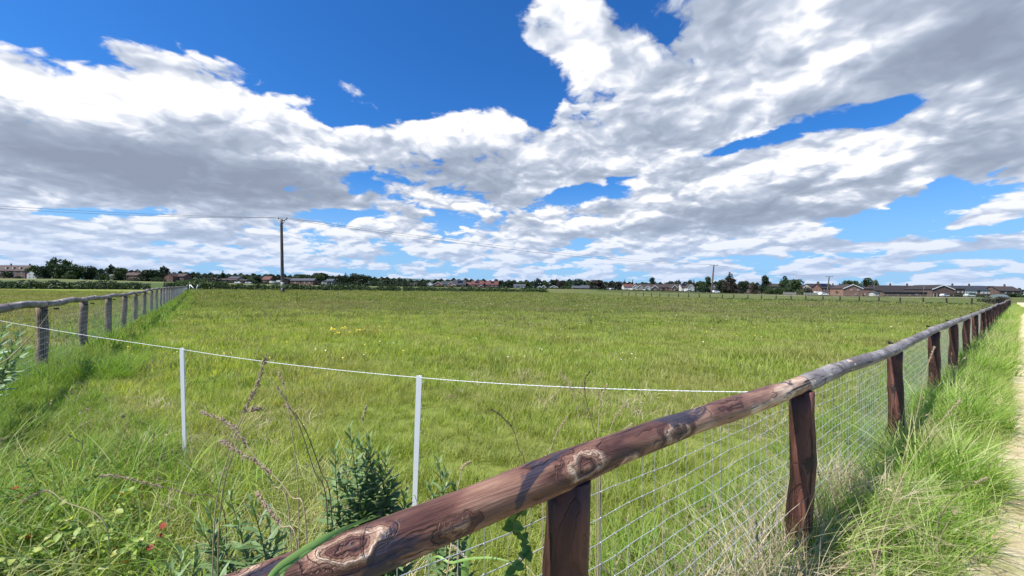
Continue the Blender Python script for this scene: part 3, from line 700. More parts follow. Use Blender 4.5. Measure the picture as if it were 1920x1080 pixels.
TREES = [  # x0, x1, top, kind, foliage, depth, label
    (3, 26, 508, 'bush', D, 285, 'dark bush before the large red brick house at far left'),
    (26, 42, 517, 'bush', D, 285, 'low dark shrub at the right foot of the large red brick house'),
    (58, 96, 494, 'airy', Mg, 290, 'open crowned tree just right of the small white house'),
    (68, 97, 501, 'round', D, 278, 'dark round tree in front of the open crowned one by the white house'),
    (92, 130, 486.5, 'airy', Mg, 300, 'tallest tree of the left group, open topped'),
    (97, 124, 491, 'round', Mg, 292, 'full lower crown under the tallest tree of the left group'),
    (124, 160, 496, 'round', Mg, 295, 'mid green tree right of the tallest of the left group'),
    (120, 140, 512, 'bush', Mg, 280, 'low bush under the mid green tree of the left group'),
    (158, 183, 499, 'round', D, 300, 'dark tree between the mid green tree and the white tank'),
    (184, 204, 511, 'bush', Mg, 285, 'light bush left of the small white tank'),
    (180, 200, 503, 'round', Bl, 360, 'faint blue green tree behind the white tank'),
    (201, 215, 498, 'airy', D, 320, 'narrow dark tree top behind the white tank'),
    (206, 234, 498, 'round', Mg, 285, 'broad green tree right of the white tank'),
    (230, 258, 508, 'round', Pu, 360, 'bronze tree left of the round dark oak'),
    (244, 262, 522, 'bush', D, 270, 'low dark bush at the left foot of the round dark oak'),
    (256, 297, 502, 'round', D, 290, 'round dark oak standing alone left of the yellow bush'),
    (297, 315, 501, 'airy', D, 310, 'thin tree right of the round dark oak'),
    (284, 306, 519, 'bush', Mg, 280, 'pale bush under the thin tree'),
    (336, 360, 511, 'round', D, 380, 'dark tree behind the right end of the brick cottage'),
    (350, 386, 517, 'bush', Wi, 110, 'pale willow bush behind the end of the grey fence'),
    (330, 352, 524, 'bush', Wi, 125, 'small pale bush left of the willow bush'),
    (378, 402, 515, 'round', D, 390, 'dark tree behind the pale willow bush'),
    (410, 424, 508.5, 'conifer', D, 380, 'pointed conifer above the long bungalow'),
    (384, 412, 517, 'bush', D, 330, 'dark thicket left of the long bungalow'),
    (424, 450, 515, 'round', D, 420, 'dark tree behind the grey barn'),
    (448, 470, 516, 'round', Mg, 400, 'green tree right of the grey barn'),
    (463, 478, 520, 'bush', Wi, 360, 'pale tree left of the red roofed cottage'),
    (474, 494, 517, 'round', D, 370, 'dark tree touching the red roofed cottage'),
    (497, 516, 512, 'airy', Mg, 360, 'tree above the red roofed cottage left of the near pole'),
    (540, 560, 517, 'round', Mg, 420, 'green tree behind the left brick shed'),
    (555, 586, 511, 'round', Mg, 420, 'broad green tree behind the brick sheds'),
    (584, 606, 512, 'round', Mg, 350, 'green tree left of the small white cottage'),
    (586, 622, 508.5, 'airy', D, 370, 'tall spreading tree above the small white cottage'),
    (622, 650, 514, 'round', D, 330, 'first dark round tree right of the white cottage'),
    (640, 654, 513, 'conifer', D, 350, 'pointed top between the dark round trees'),
    (646, 678, 513, 'round', D, 328, 'second dark round tree right of the white cottage'),
    (664, 698, 515, 'round', D, 326, 'third and broadest dark round tree'),
    (692, 716, 523, 'bush', Mg, 330, 'green bush right of the three dark round trees'),
    (708, 748, 522, 'bush', D, 335, 'long dark bush left of the white gabled house'),
    (736, 772, 523, 'bush', D, 335, 'dark bush ending the thicket left of the white gabled house'),
    (776, 798, 528, 'bush', D, 470, 'dark shrub left of the white gabled house'),
    (806, 820, 526, 'round', D, 520, 'dark tree behind the white gabled house'),
    (842, 860, 523, 'round', D, 560, 'tree peeping over the slate roofs'),
    (866, 877, 522, 'conifer', D, 560, 'conifer behind the slate roof with panels'),
    (932, 942, 526, 'round', D, 480, 'narrow dark tree right of the red roofed pair'),
    (942, 954, 527, 'conifer', D, 470, 'dark conifer right of the red roofed pair'),
    (950, 972, 527, 'round', D, 480, 'dark tree left of the tall rounded one'),
    (972, 1001, 526, 'round', Mg, 480, 'green tree left of the tall rounded one'),
    (1000, 1014, 522, 'round', Bl, 500, 'tall rounded tree above the pale gables'),
    (1012, 1030, 528, 'round', Mg, 500, 'low green tree behind the pale gables'),
    (1030, 1044, 524, 'airy', D, 500, 'upright tree behind the second pale gable'),
    (1042, 1058, 524, 'round', Pu, 480, 'bronze tree right of the pale gables'),
    (1055, 1070, 525, 'round', Mg, 480, 'green tree left of the blue roofed bungalow'),
    (1050, 1070, 534, 'bush', Mg, 430, 'bush beside the blue roofed bungalow'),
    (1070, 1098, 523, 'round', Bl, 500, 'broad tree behind the blue roofed bungalow'),
    (1094, 1112, 526, 'round', Mg, 480, 'tree between the blue roofed bungalow and the bronze tree'),
    (1107, 1142, 522, 'round', Pu, 380, 'large bronze round tree in the middle of the skyline'),
    (1138, 1152, 528, 'round', Pu, 470, 'small bronze tree right of the large bronze one'),
    (1152, 1170, 528, 'round', Pu, 500, 'bronze tree left of the red roofed bungalow'),
    (1167, 1175, 525, 'conifer', D, 520, 'thin conifer over the red roofed bungalow'),
    (1182, 1190, 525, 'conifer', D, 520, 'thin conifer right over the red roofed bungalow'),
    (1190, 1206, 531, 'round', Wi, 540, 'pale tree behind the white gables'),
    (1205, 1216, 527, 'round', D, 520, 'dark tree over the left end of the long brown roof'),
    (1214, 1232, 522, 'pine', D, 520, 'tall pine over the long brown roof'),
    (1230, 1246, 531, 'round', D, 400, 'dark tree between the two long brown roofs'),
    (1248, 1263, 527, 'round', D, 530, 'dark tree over the second brown roof'),
    (1264, 1277, 526, 'airy', Bl, 540, 'thin blue green tree over the second brown roof'),
    (1286, 1300, 525, 'round', D, 520, 'dark tree over the white gable left of the T pole'),
    (1297, 1305, 525, 'conifer', D, 500, 'narrow conifer left of the T pole'),
    (1304, 1322, 527, 'round', Mg, 330, 'green tree left of the T pole'),
    (1318, 1337, 521, 'pine', Mg, 320, 'pine with loose branches left of the T pole'),
    (1312, 1336, 537, 'bush', D, 300, 'dark bush at the foot of the T pole'),
    (1349, 1388, 513.5, 'conifer', Pu, 250, 'broad bronze conifer right of the T pole'),
    (1340, 1368, 525, 'round', D, 256, 'dark shoulder tree on the left of the broad conifer'),
    (1382, 1402, 523, 'round', D, 262, 'dark tree right of the broad conifer'),
    (1400, 1414, 526, 'airy', Wi, 330, 'pale thin tree left of the pine over the hedge'),
    (1408, 1422, 528, 'round', Pu, 290, 'bronze tree left of the pine over the hedge'),
    (1424, 1446, 519, 'pine', D, 270, 'dark pine left of the large green tree'),
    (1420, 1436, 533, 'bush', D, 262, 'dark shrub under the dark pine'),
    (1432, 1455, 536, 'bush', Mg, 240, 'rounded green hedge bush left of the large green tree'),
    (1450, 1470, 536, 'bush', Mg, 240, 'green hedge bush against the large green tree'),
    (1463, 1478, 518, 'round', D, 262, 'narrow tree growing into the left of the large green tree'),
    (1470, 1508, 519, 'round', Mg, 250, 'large green tree left of the house with roof panels'),
    (1505, 1526, 538, 'bush', Pu, 262, 'bronze shrub left of the house with roof panels'),
    (1566, 1582, 541, 'bush', D, 245, 'dark bush at the left corner of the brick gable house'),
    (1582, 1613, 521.5, 'airy', Mg, 310, 'wide open tree behind the brick gable house'),
    (1614, 1642, 521.5, 'round', D, 310, 'dark round tree behind the flat brick extension'),
    (1634, 1646, 525, 'airy', Wi, 320, 'thin grey tree right of the dark round one'),
    (1776, 1812, 549, 'bush', D, 222, 'dark hedge bush right of the car port'),
    (1750, 1780, 551, 'bush', D, 222, 'dark hedge bush in front of the car port'),
    (1812, 1828, 546, 'bush', D, 226, 'dark bush in front of the white panelled terrace'),
    (1828, 1862, 550, 'bush', D, 224, 'low dark bush right of the parked silver car'),
    (1836, 1868, 552, 'bush', Wi, 90, 'grey green bramble bush at the far end of the near fence'),
    (1858, 1888, 551, 'bush', Pu, 66, 'brown thorny bush where the near fence ends'),
    (1886, 1912, 549, 'bush', D, 230, 'dark bush in front of the brown roofed end terrace'),
    (1908, 1935, 552, 'bush', Mg, 200, 'green bush at the far right end of the path'),
]
for x0, x1, yt, kd, lm, Y, lab in TREES: tree(x0, x1, yt, kd, lm, Y, lab)
# loose belts of distant wood that fill the skyline
def wood_belt(name, label, pts_px, Yf, lm, n, size, h0, seed):
    r = np.random.default_rng(seed); V = []; k = 0; xs_ = np.array([p[0] for p in pts_px], float); ys_ = np.array([p[1] for p in pts_px], float)
    u = r.uniform(xs_[0], xs_[-1], n); Yd = Yf * r.uniform(1, 1.08, n)
    wav = np.interp(u, xs_, ys_) + 1.6 * np.sin(u * .55 + seed) + 1.2 * np.sin(u * .23 + 2 * seed) + 1.0 * np.abs(np.sin(u * .9))
    cs = np.zeros((n, 3))
    gl = {}
    for i in range(n):
        kx = int(u[i] / 4)
        if kx not in gl: gl[kx] = gpt(kx * 4 + 2, Yf).z
        p = at(u[i], wav[i], Yd[i]); g = gl[kx]; cs[i] = (p.x, Yd[i], g + (max(p.z - g, .5)) * (1 - r.random() ** 2.0 * 1.0))
    d = r.normal(size=(n, 3)); nrm = d / np.linalg.norm(d, axis=1)[:, None]; uu = np.cross(nrm, r.normal(size=(n, 3))); uu /= np.linalg.norm(uu, axis=1)[:, None]; vv = np.cross(nrm, uu)
    s = size * r.uniform(.5, 1.3, n)[:, None]
    V = np.stack([cs - uu * s, cs - vv * s * .6, cs + uu * s, cs + vv * s * .6], 1).reshape(-1, 3)
    o = link(name, npmesh(name, V, np.arange(4 * n).reshape(n, 4), lm, np.repeat(r.random(n), 4))); o['kind'] = 'stuff'; o['label'] = label
wood_belt('distant_woodland', 'dark belt of far trees behind the left hand houses', [(-500, 505), (60, 509), (180, 504), (260, 508), (330, 511), (400, 514), (520, 516), (640, 518), (760, 523)], 520, lm_dark, 22000, 1.5, 8, 1)
wood_belt('distant_woodland', 'far tree belt behind the middle houses', [(755, 526), (800, 526), (860, 524), (950, 527), (1000, 528), (1060, 526), (1150, 529), (1200, 532), (1300, 530), (1420, 531)], 620, lm_dark, 17000, 1.7, 8, 2)
wood_belt('distant_woodland', 'far tree belt behind the right hand houses', [(1420, 531), (1500, 534), (1560, 538), (1660, 540), (1760, 541), (1900, 542), (2500, 540)], 560, lm_dark, 9000, 1.3, 8, 3)
wood_belt('distant_woodland', 'garden hedges at the foot of the middle houses', [(380, 526), (520, 528), (700, 530), (780, 535), (900, 537), (1050, 541), (1160, 544), (1330, 546), (1430, 547)], 300, lm_dark, 9000, .55, 2, 4)

# bramble hedges along the far edge of the field
def hedge(label, a, c, h, w, n, lm, seed, size=.16):
    r = np.random.default_rng(seed); u = r.random(n); L = (c - a).length; T = (c - a) / L; S = Vector((T.y, -T.x, 0))
    prof = h * (.74 + .10 * np.sin(u * L * .35 + seed) * np.sin(u * L * .11) + .14 * np.sin(u * L * 1.3 + seed) * np.sin(u * L * .47))
    cs = np.zeros((n, 3)); off = r.normal(size=n) * w * .4; hh = r.random(n) ** .85
    x = a.x + T.x * L * u + S.x * off; y = a.y + T.y * L * u + S.y * off
    z = land(x, y) + prof * hh * np.exp(-(off / w) ** 2 * .8)
    cs = np.stack([x, y, z], 1)
    nrm = r.normal(size=(n, 3)); nrm /= np.linalg.norm(nrm, axis=1)[:, None]; uu = np.cross(nrm, r.normal(size=(n, 3))); uu /= np.linalg.norm(uu, axis=1)[:, None]; vv = np.cross(nrm, uu)
    s = size * r.uniform(.5, 1.4, n)[:, None]
    V = np.stack([cs - uu * s, cs - vv * s * .6, cs + uu * s, cs + vv * s * .6], 1).reshape(-1, 3)
    o = link('bramble_hedge', npmesh('bramble_hedge', V, np.arange(4 * n).reshape(n, 4), lm, np.repeat(r.random(n), 4)))
    return tag(o, label, 'hedge', 'bramble hedges beyond the paddock')
lm_hedge = leafmat('bramble hedge foliage', (.022, .048, .014), (.085, .13, .036), attr='tint', trans=.2)
hedge('dark bramble hedge beyond the grey fence at far left', XY(P_FAR + 1, -110), XY(P_FAR + 1, -8), 1.9, 1.6, 22000, lm_hedge, 3, .2)
hedge('bramble hedge along the far side of the paddock behind the tall pole', XY(P_FAR + 1, -6), XY(P_FAR + 1, 45), 2.1, 1.8, 18000, lm_hedge, 5, .2)
hedge('farther bramble hedge fading towards the bronze tree', XY(P_FAR + 1, 46), XY(P_FAR + 1, 102), 1.9, 1.8, 15000, lm_hedge, 6, .22)
hedge('green nettle bank behind the end of the near fence', XY(45, Q_RIGHT + 2), XY(3, Q_RIGHT + 1.5), .6, 1.6, 6000, lm_hedge, 7, .12)
hedge('long grass line edging the far meadow by the pale track', gpt(1120, 210), gpt(1700, 165), .3, 2.2, 9000, leafmat('dry meadow edge', (.06, .08, .02), (.16, .15, .07), attr='tint', trans=.2), 8, .14)

# far hills
m_hill = flat('wooded far hill', (.050, .085, .075), 1, .35, .02)
def hill(pts, Y, thick=500):
    V = []; Fq = []; n = 60; xs_ = np.linspace(pts[0][0], pts[-1][0], n)
    for i, x in enumerate(xs_):
        y = np.interp(x, [p[0] for p in pts], [p[1] for p in pts]); p = at(x, y, Y); h = p.z; jg = 5 * sin(i * 1.7) + 4 * sin(i * .7)
        V += [(p.x, Y - thick, lz(p.x, Y - thick) - 30), (p.x, Y - thick * .45, lz(p.x, Y) * .3 + h * .7), (p.x, Y, h + jg * .3), (p.x, Y + thick, lz(p.x, Y) - 40)]
    for i in range(n - 1):
        for k in range(3): Fq.append((4*i+k, 4*(i+1)+k, 4*(i+1)+k+1, 4*i+k+1))
    o = link('hills', npmesh('hills', np.array(V), np.array(Fq), m_hill)); o['kind'] = 'structure'; o.data.polygons.foreach_set('use_smooth', [True] * len(Fq))
hill([(300, 520), (370, 513.5), (420, 514.5), (480, 516), (520, 519), (640, 521), (700, 522), (760, 521.5), (800, 524), (860, 526.5), (960, 531), (1100, 534)], 3200)
hill([(-700, 508), (0, 512), (200, 511), (340, 515)], 2600)
# ------------------------------------------------------------------ houses
def brick(name, col, mortar=(.4, .36, .32)):
    m, t, b = mat(name); co = t.new('ShaderNodeTexCoord').outputs['Object']
    bt = t.new('ShaderNodeTexBrick'); t.put(bt.inputs['Vector'], t.vm('ADD', t.vm('MULTIPLY', co, (1, 0, 0)), t.xyz(t.sep(co)[1], t.sep(co)[2], 0)))
    for k, v in (('Color1', (*col, 1)), ('Color2', (*[c * .72 for c in col], 1)), ('Mortar', (*mortar, 1)), ('Scale', 4.4), ('Mortar Size', .012)): bt.inputs[k].default_value = v
    n = t.noise(co, .8, 4, .6); t.put(b.inputs['Base Color'], t.mix(t.mr(n, .35, .7, 0, .5), bt.outputs[0], tuple(c * .6 for c in col))); b.inputs['Roughness'].default_value = .9
    return m
def tiles(name, col):
    m, t, b = mat(name); co = t.new('ShaderNodeTexCoord').outputs['Object']; z = t.sep(co)
    w = t.m('PINGPONG', t.m('MULTIPLY', z[2], 5.), .5); n = t.noise(co, 1.3, 5, .7)
    c = t.mix(t.mr(n, .3, .7), tuple(v * .7 for v in col), tuple(v * 1.25 for v in col)); c = t.mix(t.mr(w, .38, .5, 0, .5), c, tuple(v * .35 for v in col))
    t.put(b.inputs['Base Color'], c); b.inputs['Roughness'].default_value = .8; return m
WB = brick('red brick', (.16, .07, .05)); WO = brick('orange brick', (.26, .135, .09)); WD = brick('dark brown brick', (.10, .055, .04)); WW = flat('white render', (.50, .50, .48), .9, .08, 1)
WBK = flat('black barn boards', (.02, .02, .022), .9, .3, 1); WC = flat('cream render', (.30, .28, .24), .9, .08, 1)
RB = tiles('brown roof tiles', (.042, .031, .027)); RR_ = tiles('red roof tiles', (.11, .036, .032)); RS = tiles('slate roof', (.024, .029, .040)); RG = tiles('grey blue roof', (.06, .067, .082)); RO = tiles('dull red roof', (.05, .027, .023)); RD = tiles('dark brown tiles', (.024, .018, .017))
m_frame = flat('white window frame', (.78, .78, .76), .5, .04, 2); m_trim = flat('white barge board', (.75, .75, .73), .6, .05, 1)
m_glass, t, b = mat('window glass'); b.inputs['Base Color'].default_value = (.03, .04, .05, 1); b.inputs['Roughness'].default_value = .08; b.inputs['Specular IOR Level'].default_value = .8
m_door = flat('dark painted door', (.06, .07, .08), .5, .1, 2); m_solar = flat('solar panel', (.008, .012, .03), .15, .2, 3); m_chim = WD
def window(root, x, z, w, h, y, base=None, white=False):
    b = MB(); b.box((x, y - .03, z), (w, .12, h)); f = b.build('window', m_frame, root)
    b = MB()
    for s_ in (-.25, .25): b.box((x + s_ * w, y - .075, z + .02), (w * .5 - .14, .06, h - .2))
    b.build('pane', m_glass, f)
def house(x0, x1, yr, ye, yb, Y, kind, wm, rm, label, wins=(), chim=(), trim=False, depth=8., yaw=0., doors=(), solar=None, cat='house', name='house', panel=(), open_=None, group='houses along the skyline', roofwin=()):
    """kind 'side': ridge runs across the view; 'gable': the gable end faces us. Openings are fractions of the front."""
    xc = (x0 + x1) / 2; g = gpt(xc, Y); ap = at(xc, yr, Y).z - g.z; ev = at(xc, ye, Y).z - g.z; W = (x1 - x0) / F * Y
    ev = max(ev, ap * .35)
    root = thing(name, label, cat, g, yaw, group); b = MB(); h = W / 2; dp = depth
    if kind == 'side':
        pr = [(0, 0), (dp, 0), (dp, ev), (dp / 2, ap), (0, ev)]; vs = [(-h, y, z - (1. if z == 0 else 0)) for y, z in pr] + [(h, y, z - (1. if z == 0 else 0)) for y, z in pr]
        b.add(vs, [(0, 4, 3, 2, 1), (5, 6, 7, 8, 9), (0, 5, 9, 4), (1, 2, 7, 6)]); 
        wl = b.build('wall', wm, root)
        b = MB(); o_ = .35; t_ = .16; sl = (ap - ev) / (dp / 2)
        for s_ in (0, 1):
            ya = -o_ if s_ == 0 else dp + o_; za = ev - sl * o_
            vs = [(-h - o_, ya, za), (h + o_, ya, za), (h + o_, dp / 2, ap), (-h - o_, dp / 2, ap)]; vs += [(x, y, z + t_) for x, y, z in vs]
            b.add(vs, [(0,1,2,3), (4,7,6,5), (0,4,5,1), (1,5,6,2), (2,6,7,3), (3,7,4,0)])
        rf = b.build('roof', rm, root)
        fy = lambda z: (z - ev) / sl
        for (cx,) in [(c,) for c in chim]:
            b = MB(); b.box((-h + cx * W, dp / 2, ap + .35), (.75, .6, 1.7)); b.box((-h + cx * W, dp / 2, ap + 1.24), (.9, .75, .1))
            for s_ in (-.2, .2): b.tube([(-h + cx * W + s_, dp / 2, ap + 1.28), (-h + cx * W + s_, dp / 2, ap + 1.6)], .11, 8)
            b.build('chimney', m_chim, rf)
        if solar:
            a_, c_ = solar; zz = [ev + (ap - ev) * .3, ev + (ap - ev) * .8]; b = MB()
            vs = [(-h + a_ * W, fy(zz[0]), zz[0] + t_ + .08), (-h + c_ * W, fy(zz[0]), zz[0] + t_ + .08), (-h + c_ * W, fy(zz[1]), zz[1] + t_ + .08), (-h + a_ * W, fy(zz[1]), zz[1] + t_ + .08)]
            vs += [(x, y, z + .06) for x, y, z in vs]; b.add(vs, [(3,2,1,0), (4,5,6,7), (0,1,5,4), (1,2,6,5), (2,3,7,6), (3,0,4,7)]); b.build('solar_panel', m_solar, rf)
        if trim:
            b = MB(); b.box((0, -o_ - .03, ev - sl * o_ + .02), (W + .7, .08, .22)); b.build('gutter', m_trim, rf)
        fr = lambda u, v: (-h + u * W, v * ev)
        for (u,) in [(r_,) for r_ in roofwin]:   # dormers
            zz = ev + (ap - ev) * .45; yy = fy(ev + (ap - ev) * .2)
            b = MB(); b.box((-h + u * W, yy + 1.1, zz), (1.6, 2.2, 1.3)); dm = b.build('dormer', wm, rf); b = MB(); b.box((-h + u * W, yy - .04, zz), (1.1, .08, .8)); b.build('window', m_frame, dm)
    else:
        pr = [(-h, 0), (h, 0), (h, ev), (0, ap), (-h, ev)]; vs = [(x, 0, z - (1. if z == 0 else 0)) for x, z in pr] + [(x, dp, z - (1. if z == 0 else 0)) for x, z in pr]
        b.add(vs, [(0, 1, 2, 3, 4), (5, 9, 8, 7, 6), (0, 4, 9, 5), (1, 6, 7, 2)]); wl = b.build('wall', wm, root)
        b = MB(); o_ = .35; t_ = .16; sl = (ap - ev) / h
        for s_ in (-1, 1):
            xa = s_ * (h + o_); za = ev - sl * o_
            vs = [(xa, -.25, za), (0, -.25, ap), (0, dp + .25, ap), (xa, dp + .25, za)]; vs += [(x, y, z + t_) for x, y, z in vs]
            b.add(vs, [(0,1,2,3), (4,7,6,5), (0,4,5,1), (1,5,6,2), (2,6,7,3), (3,7,4,0)])
        rf = b.build('roof', rm, root)
        if trim:
            b = MB()
            for s_ in (-1, 1):
                xa = s_ * (h + o_); za = ev - sl * o_
                vs = [(xa, -.33, za - .22), (0, -.33, ap - .22), (0, -.33, ap + .2), (xa, -.33, za + .2)]; vs += [(x, -.26, z) for x, y, z in vs]
                b.add(vs, [(0,1,2,3), (4,7,6,5), (0,4,5,1), (1,5,6,2), (2,6,7,3), (3,7,4,0)])
            b.build('barge_board', m_trim, rf)
        for cx in chim:
            b = MB(); b.box((0, dp * cx, ap + .3), (.6, .75, 1.6)); b.build('chimney', m_chim, rf)
    for (u, v, w_, h_) in panel:
        b = MB(); b.box((-h + u * W, -.02, v * ev), (w_ * W, .1, h_ * ev)); b.build('cladding', WW, root)
    for (u, v, w_, h_) in wins: window(root, -h + u * W, v * ev, max(w_ * W, .8), max(h_ * ev, .6), -.06 if panel else 0)
    for u in doors:
        b = MB(); b.box((-h + u * W, -.03, 1.0), (.95, .1, 2.05)); d_ = b.build('door', m_door, root); b = MB(); b.box((-h + u * W + .33, -.1, 1.0), (.06, .06, .14)); b.build('handle', m_steel, d_)
    if open_:
        u0, u1, v = open_; b = MB(); b.box((-h + (u0 + u1) / 2 * W, -.02, v * ev / 2), ((u1 - u0) * W, .1, v * ev)); b.build('carport_shade_panel', m_black, root)  # black panel on the wall paints in the shade inside the car port
        for u in (u0, (u0 + u1) / 2, u1): b = MB(); b.box((-h + u * W, -.18, v * ev / 2), (.35, .2, v * ev)); b.build('pillar', WC, root)
    return root
W2 = lambda us, vs=(.28, .76), w=.11, h=.2: [(u, v, w, h) for u in us for v in vs]
house(-40, 47, 497, 507, 520, 300, 'side', WB, RO, 'large red brick house with dormers at the far left edge', W2((.3, .45, .62, .78, .92), w=.06), (.0, .55, .96), roofwin=(.55, .7, .85))
house(-130, -45, 500, 509, 520, 310, 'side', WB, RB, 'brick house half hidden beyond the left edge', W2((.3, .6, .8), w=.06), (.5,))
house(50, 68, 506, 512, 521, 298, 'gable', WW, RO, 'small white house between the big brick house and the trees', W2((.3, .7), w=.16))
house(205, 213, 514.8, 516.3, 519.8, 284, 'side', WW, WC, 'small white shed between two green trees at left', [(.5, .5, .3, .4)], depth=4, cat='shed', name='shed')
house(232, 256, 511, 516, 523, 330, 'side', WB, RO, 'brown roofed house left of the round dark oak', W2((.25, .7), (.5,), .12, .35), (.8,))
house(306, 324, 512, 518, 525, 300, 'gable', WB, RO, 'brick cottage gable left of the yellow bush', W2((.5,), w=.16), (.1,))
house(322, 344, 513, 518, 525, 305, 'side', WB, RO, 'brick cottage wing right of the yellow bush', W2((.3, .75), (.5,), .12, .3), (.9,))
house(385, 400, 521, 524, 528, 330, 'side', WC, RO, 'low cottage left of the long bungalow', [(.5, .5, .2, .5)])
house(408, 442, 522, 525, 529, 330, 'side', WD, RO, 'long low brown bungalow under the pointed conifer', W2((.2, .45, .75), (.55,), .07, .5), ())
house(428, 446, 518.5, 521, 527, 350, 'side', WC, RG, 'pale grey roofed barn behind the long bungalow', [], cat='barn', name='barn')
house(444, 460, 524, 526, 529, 325, 'side', WD, RB, 'small brown shed right of the long bungalow', [(.5, .5, .2, .5)], cat='shed', name='shed')
house(491, 505, 518, 524, 530, 345, 'side', WB, RR_, 'cottage with bright red roof left of the black barn', W2((.3, .7), (.5,), .14, .4), (.2,))
house(511, 541, 520, 524, 533, 300, 'gable', WBK, RD, 'black boarded barn behind the near pole', [], cat='barn', name='barn', depth=14)
house(544, 563, 522, 526, 533, 300, 'side', WB, RG, 'left brick shed with grey roof right of the near pole', W2((.5,), (.5,), .12, .4), cat='shed', name='shed')
house(564, 587, 522, 526, 533, 300, 'side', WB, RG, 'right brick shed with grey roof right of the near pole', W2((.3, .7), (.5,), .1, .4), cat='shed', name='shed')
house(602, 612, 526, 528, 534, 310, 'gable', WW, RG, 'small white cottage gable beside the dark round trees', W2((.5,), (.5,), .2, .3))
house(610, 623, 523, 527, 534, 315, 'side', WC, RG, 'grey roofed cottage touching the first dark round tree', W2((.3, .7), (.5,), .15, .3))
house(770, 784, 530, 533, 537.5, 470, 'side', WC, RB, 'small pale house left of the white gabled house', W2((.3, .7), (.5,), .14, .4))
house(799, 812, 528, 533, 538, 470, 'gable', WW, RG, 'white gabled house left of the slate roofs', W2((.35, .65), (.3, .75), .12, .2))
house(814, 829, 528, 533, 538.5, 475, 'gable', WB, RS, 'slate roofed brick gable right of the white gabled house', W2((.5,), (.3, .8), .14, .2), trim=True)
house(826, 848, 527.5, 533, 538.5, 480, 'side', WC, RS, 'long slate roofed house between the gables', W2((.2, .5, .8), (.5,), .1, .35), (.9,))
house(840, 852, 528, 533, 538.5, 470, 'gable', WO, RB, 'orange brick gable left of the large slate roof', W2((.5,), (.3, .8), .14, .2), trim=True)
house(849, 873, 525, 533.5, 539, 465, 'side', WD, RS, 'large slate roof with a dark solar panel', W2((.2, .5, .8), (.5,), .12, .4), solar=(.35, .75))
house(846, 856, 533, 536, 539.5, 455, 'gable', WB, RS, 'small porch gable in front of the large slate roof', [(.5, .4, .3, .5)], trim=True)
house(872, 890, 529, 534, 539.5, 470, 'side', WB, RR_, 'lower red roofed house right of the large slate roof', W2((.3, .7), (.5,), .14, .4))
house(884, 906, 526.5, 533, 539.5, 462, 'side', WB, RR_, 'left red roofed house with a roof panel', W2((.2, .5, .8), (.5,), .14, .4), (.95,), solar=(.3, .65))
house(904, 916, 528.5, 534, 540, 466, 'side', WB, RR_, 'small linking red roof between the red pair', W2((.5,), (.5,), .2, .4))
house(912, 934, 527, 533.5, 540, 462, 'side', WB, RR_, 'right red roofed house with a roof panel', W2((.2, .5, .8), (.5,), .14, .4), (.8,), solar=(.35, .65))
house(898, 906, 534.5, 537, 540.5, 450, 'gable', WB, RR_, 'porch gable in front of the left red roofed house', [], trim=True)
house(963, 985, 533, 536, 540.5, 440, 'side', WW, RG, 'low white building right of the red roofed houses', W2((.3, .7), (.5,), .12, .4))
house(1008, 1016, 536.5, 539, 543, 400, 'gable', WC, RB, 'left pale gable under the tall rounded tree', [(.5, .5, .3, .4)], trim=True)
house(1015, 1024, 535, 538.5, 543, 400, 'gable', WC, RB, 'middle pale gable under the tall rounded tree', [(.5, .5, .3, .4)], trim=True)
house(1031, 1046, 535.5, 539, 543, 400, 'gable', WC, RB, 'pale gable left of the bronze tree group', [(.3, .5, .2, .4), (.7, .5, .2, .4)], trim=True)
house(1074, 1092, 536, 540, 543.5, 380, 'side', WC, RG, 'blue grey roofed bungalow left of the large bronze tree', W2((.3, .7), (.5,), .14, .5))
house(1090, 1106, 535, 540, 543.5, 385, 'side', WC, RG, 'second blue grey roof against the large bronze tree', W2((.3, .7), (.5,), .14, .5))
house(1139, 1150, 540, 542, 545, 370, 'side', WW, RG, 'white flat shed right of the large bronze tree', [(.5, .5, .3, .5)], cat='shed', name='shed', depth=4)
house(1170, 1194, 533, 537.5, 545, 370, 'side', WW, RR_, 'white bungalow with dark red roof right of the bronze trees', W2((.2, .5, .8), (.3, .75), .1, .22), chim=(.2,))
house(1186, 1197, 534, 538.5, 545.5, 362, 'gable', WW, RO, 'left white edged gable of the red roofed bungalow', W2((.5,), (.3, .75), .2, .2), trim=True)
house(1195, 1205, 534.5, 539, 545.5, 360, 'gable', WC, RB, 'right white edged gable left of the long brown roof', W2((.5,), (.3, .75), .2, .2), trim=True)
house(1203, 1244, 533, 538.5, 546, 368, 'side', WD, RB, 'long brown roofed house row left of the T pole', W2((.15, .4, .65, .88), (.3, .78), .07, .22), chim=(.3, .7))
house(1210, 1220, 536, 540, 546.5, 358, 'gable', WW, RB, 'small white gable in front of the long brown roof', W2((.5,), (.3, .75), .2, .2), trim=True)
house(1222, 1234, 535.5, 540, 546.5, 358, 'gable', WD, RB, 'brown gable with white edges in front of the long brown roof', [(.5, .5, .25, .3)], trim=True)
house(1246, 1282, 532.5, 538.5, 546.5, 368, 'side', WD, RB, 'second long brown roof left of the T pole', W2((.1, .25, .4, .85), (.3, .78), .08, .22), chim=(.1, .6))
house(1260, 1270, 534.5, 539.5, 547, 358, 'gable', WD, RB, 'dark gable with white edges under the second brown roof', [(.5, .4, .25, .3)], trim=True)
house(1278, 1302, 532, 538.5, 547, 362, 'side', WW, RB, 'white fronted house with a roof panel left of the T pole', W2((.2, .45, .8), (.3, .75), .1, .2), solar=(.1, .5))
house(1290, 1301, 534, 539, 547, 350, 'gable', WW, RB, 'white edged gable nearest the T pole on its left', W2((.5,), (.35, .75), .2, .2), trim=True)
house(1334, 1348, 538, 542, 548, 300, 'side', WW, RB, 'white fronted bungalow right of the T pole', W2((.3, .7), (.4,), .14, .4))
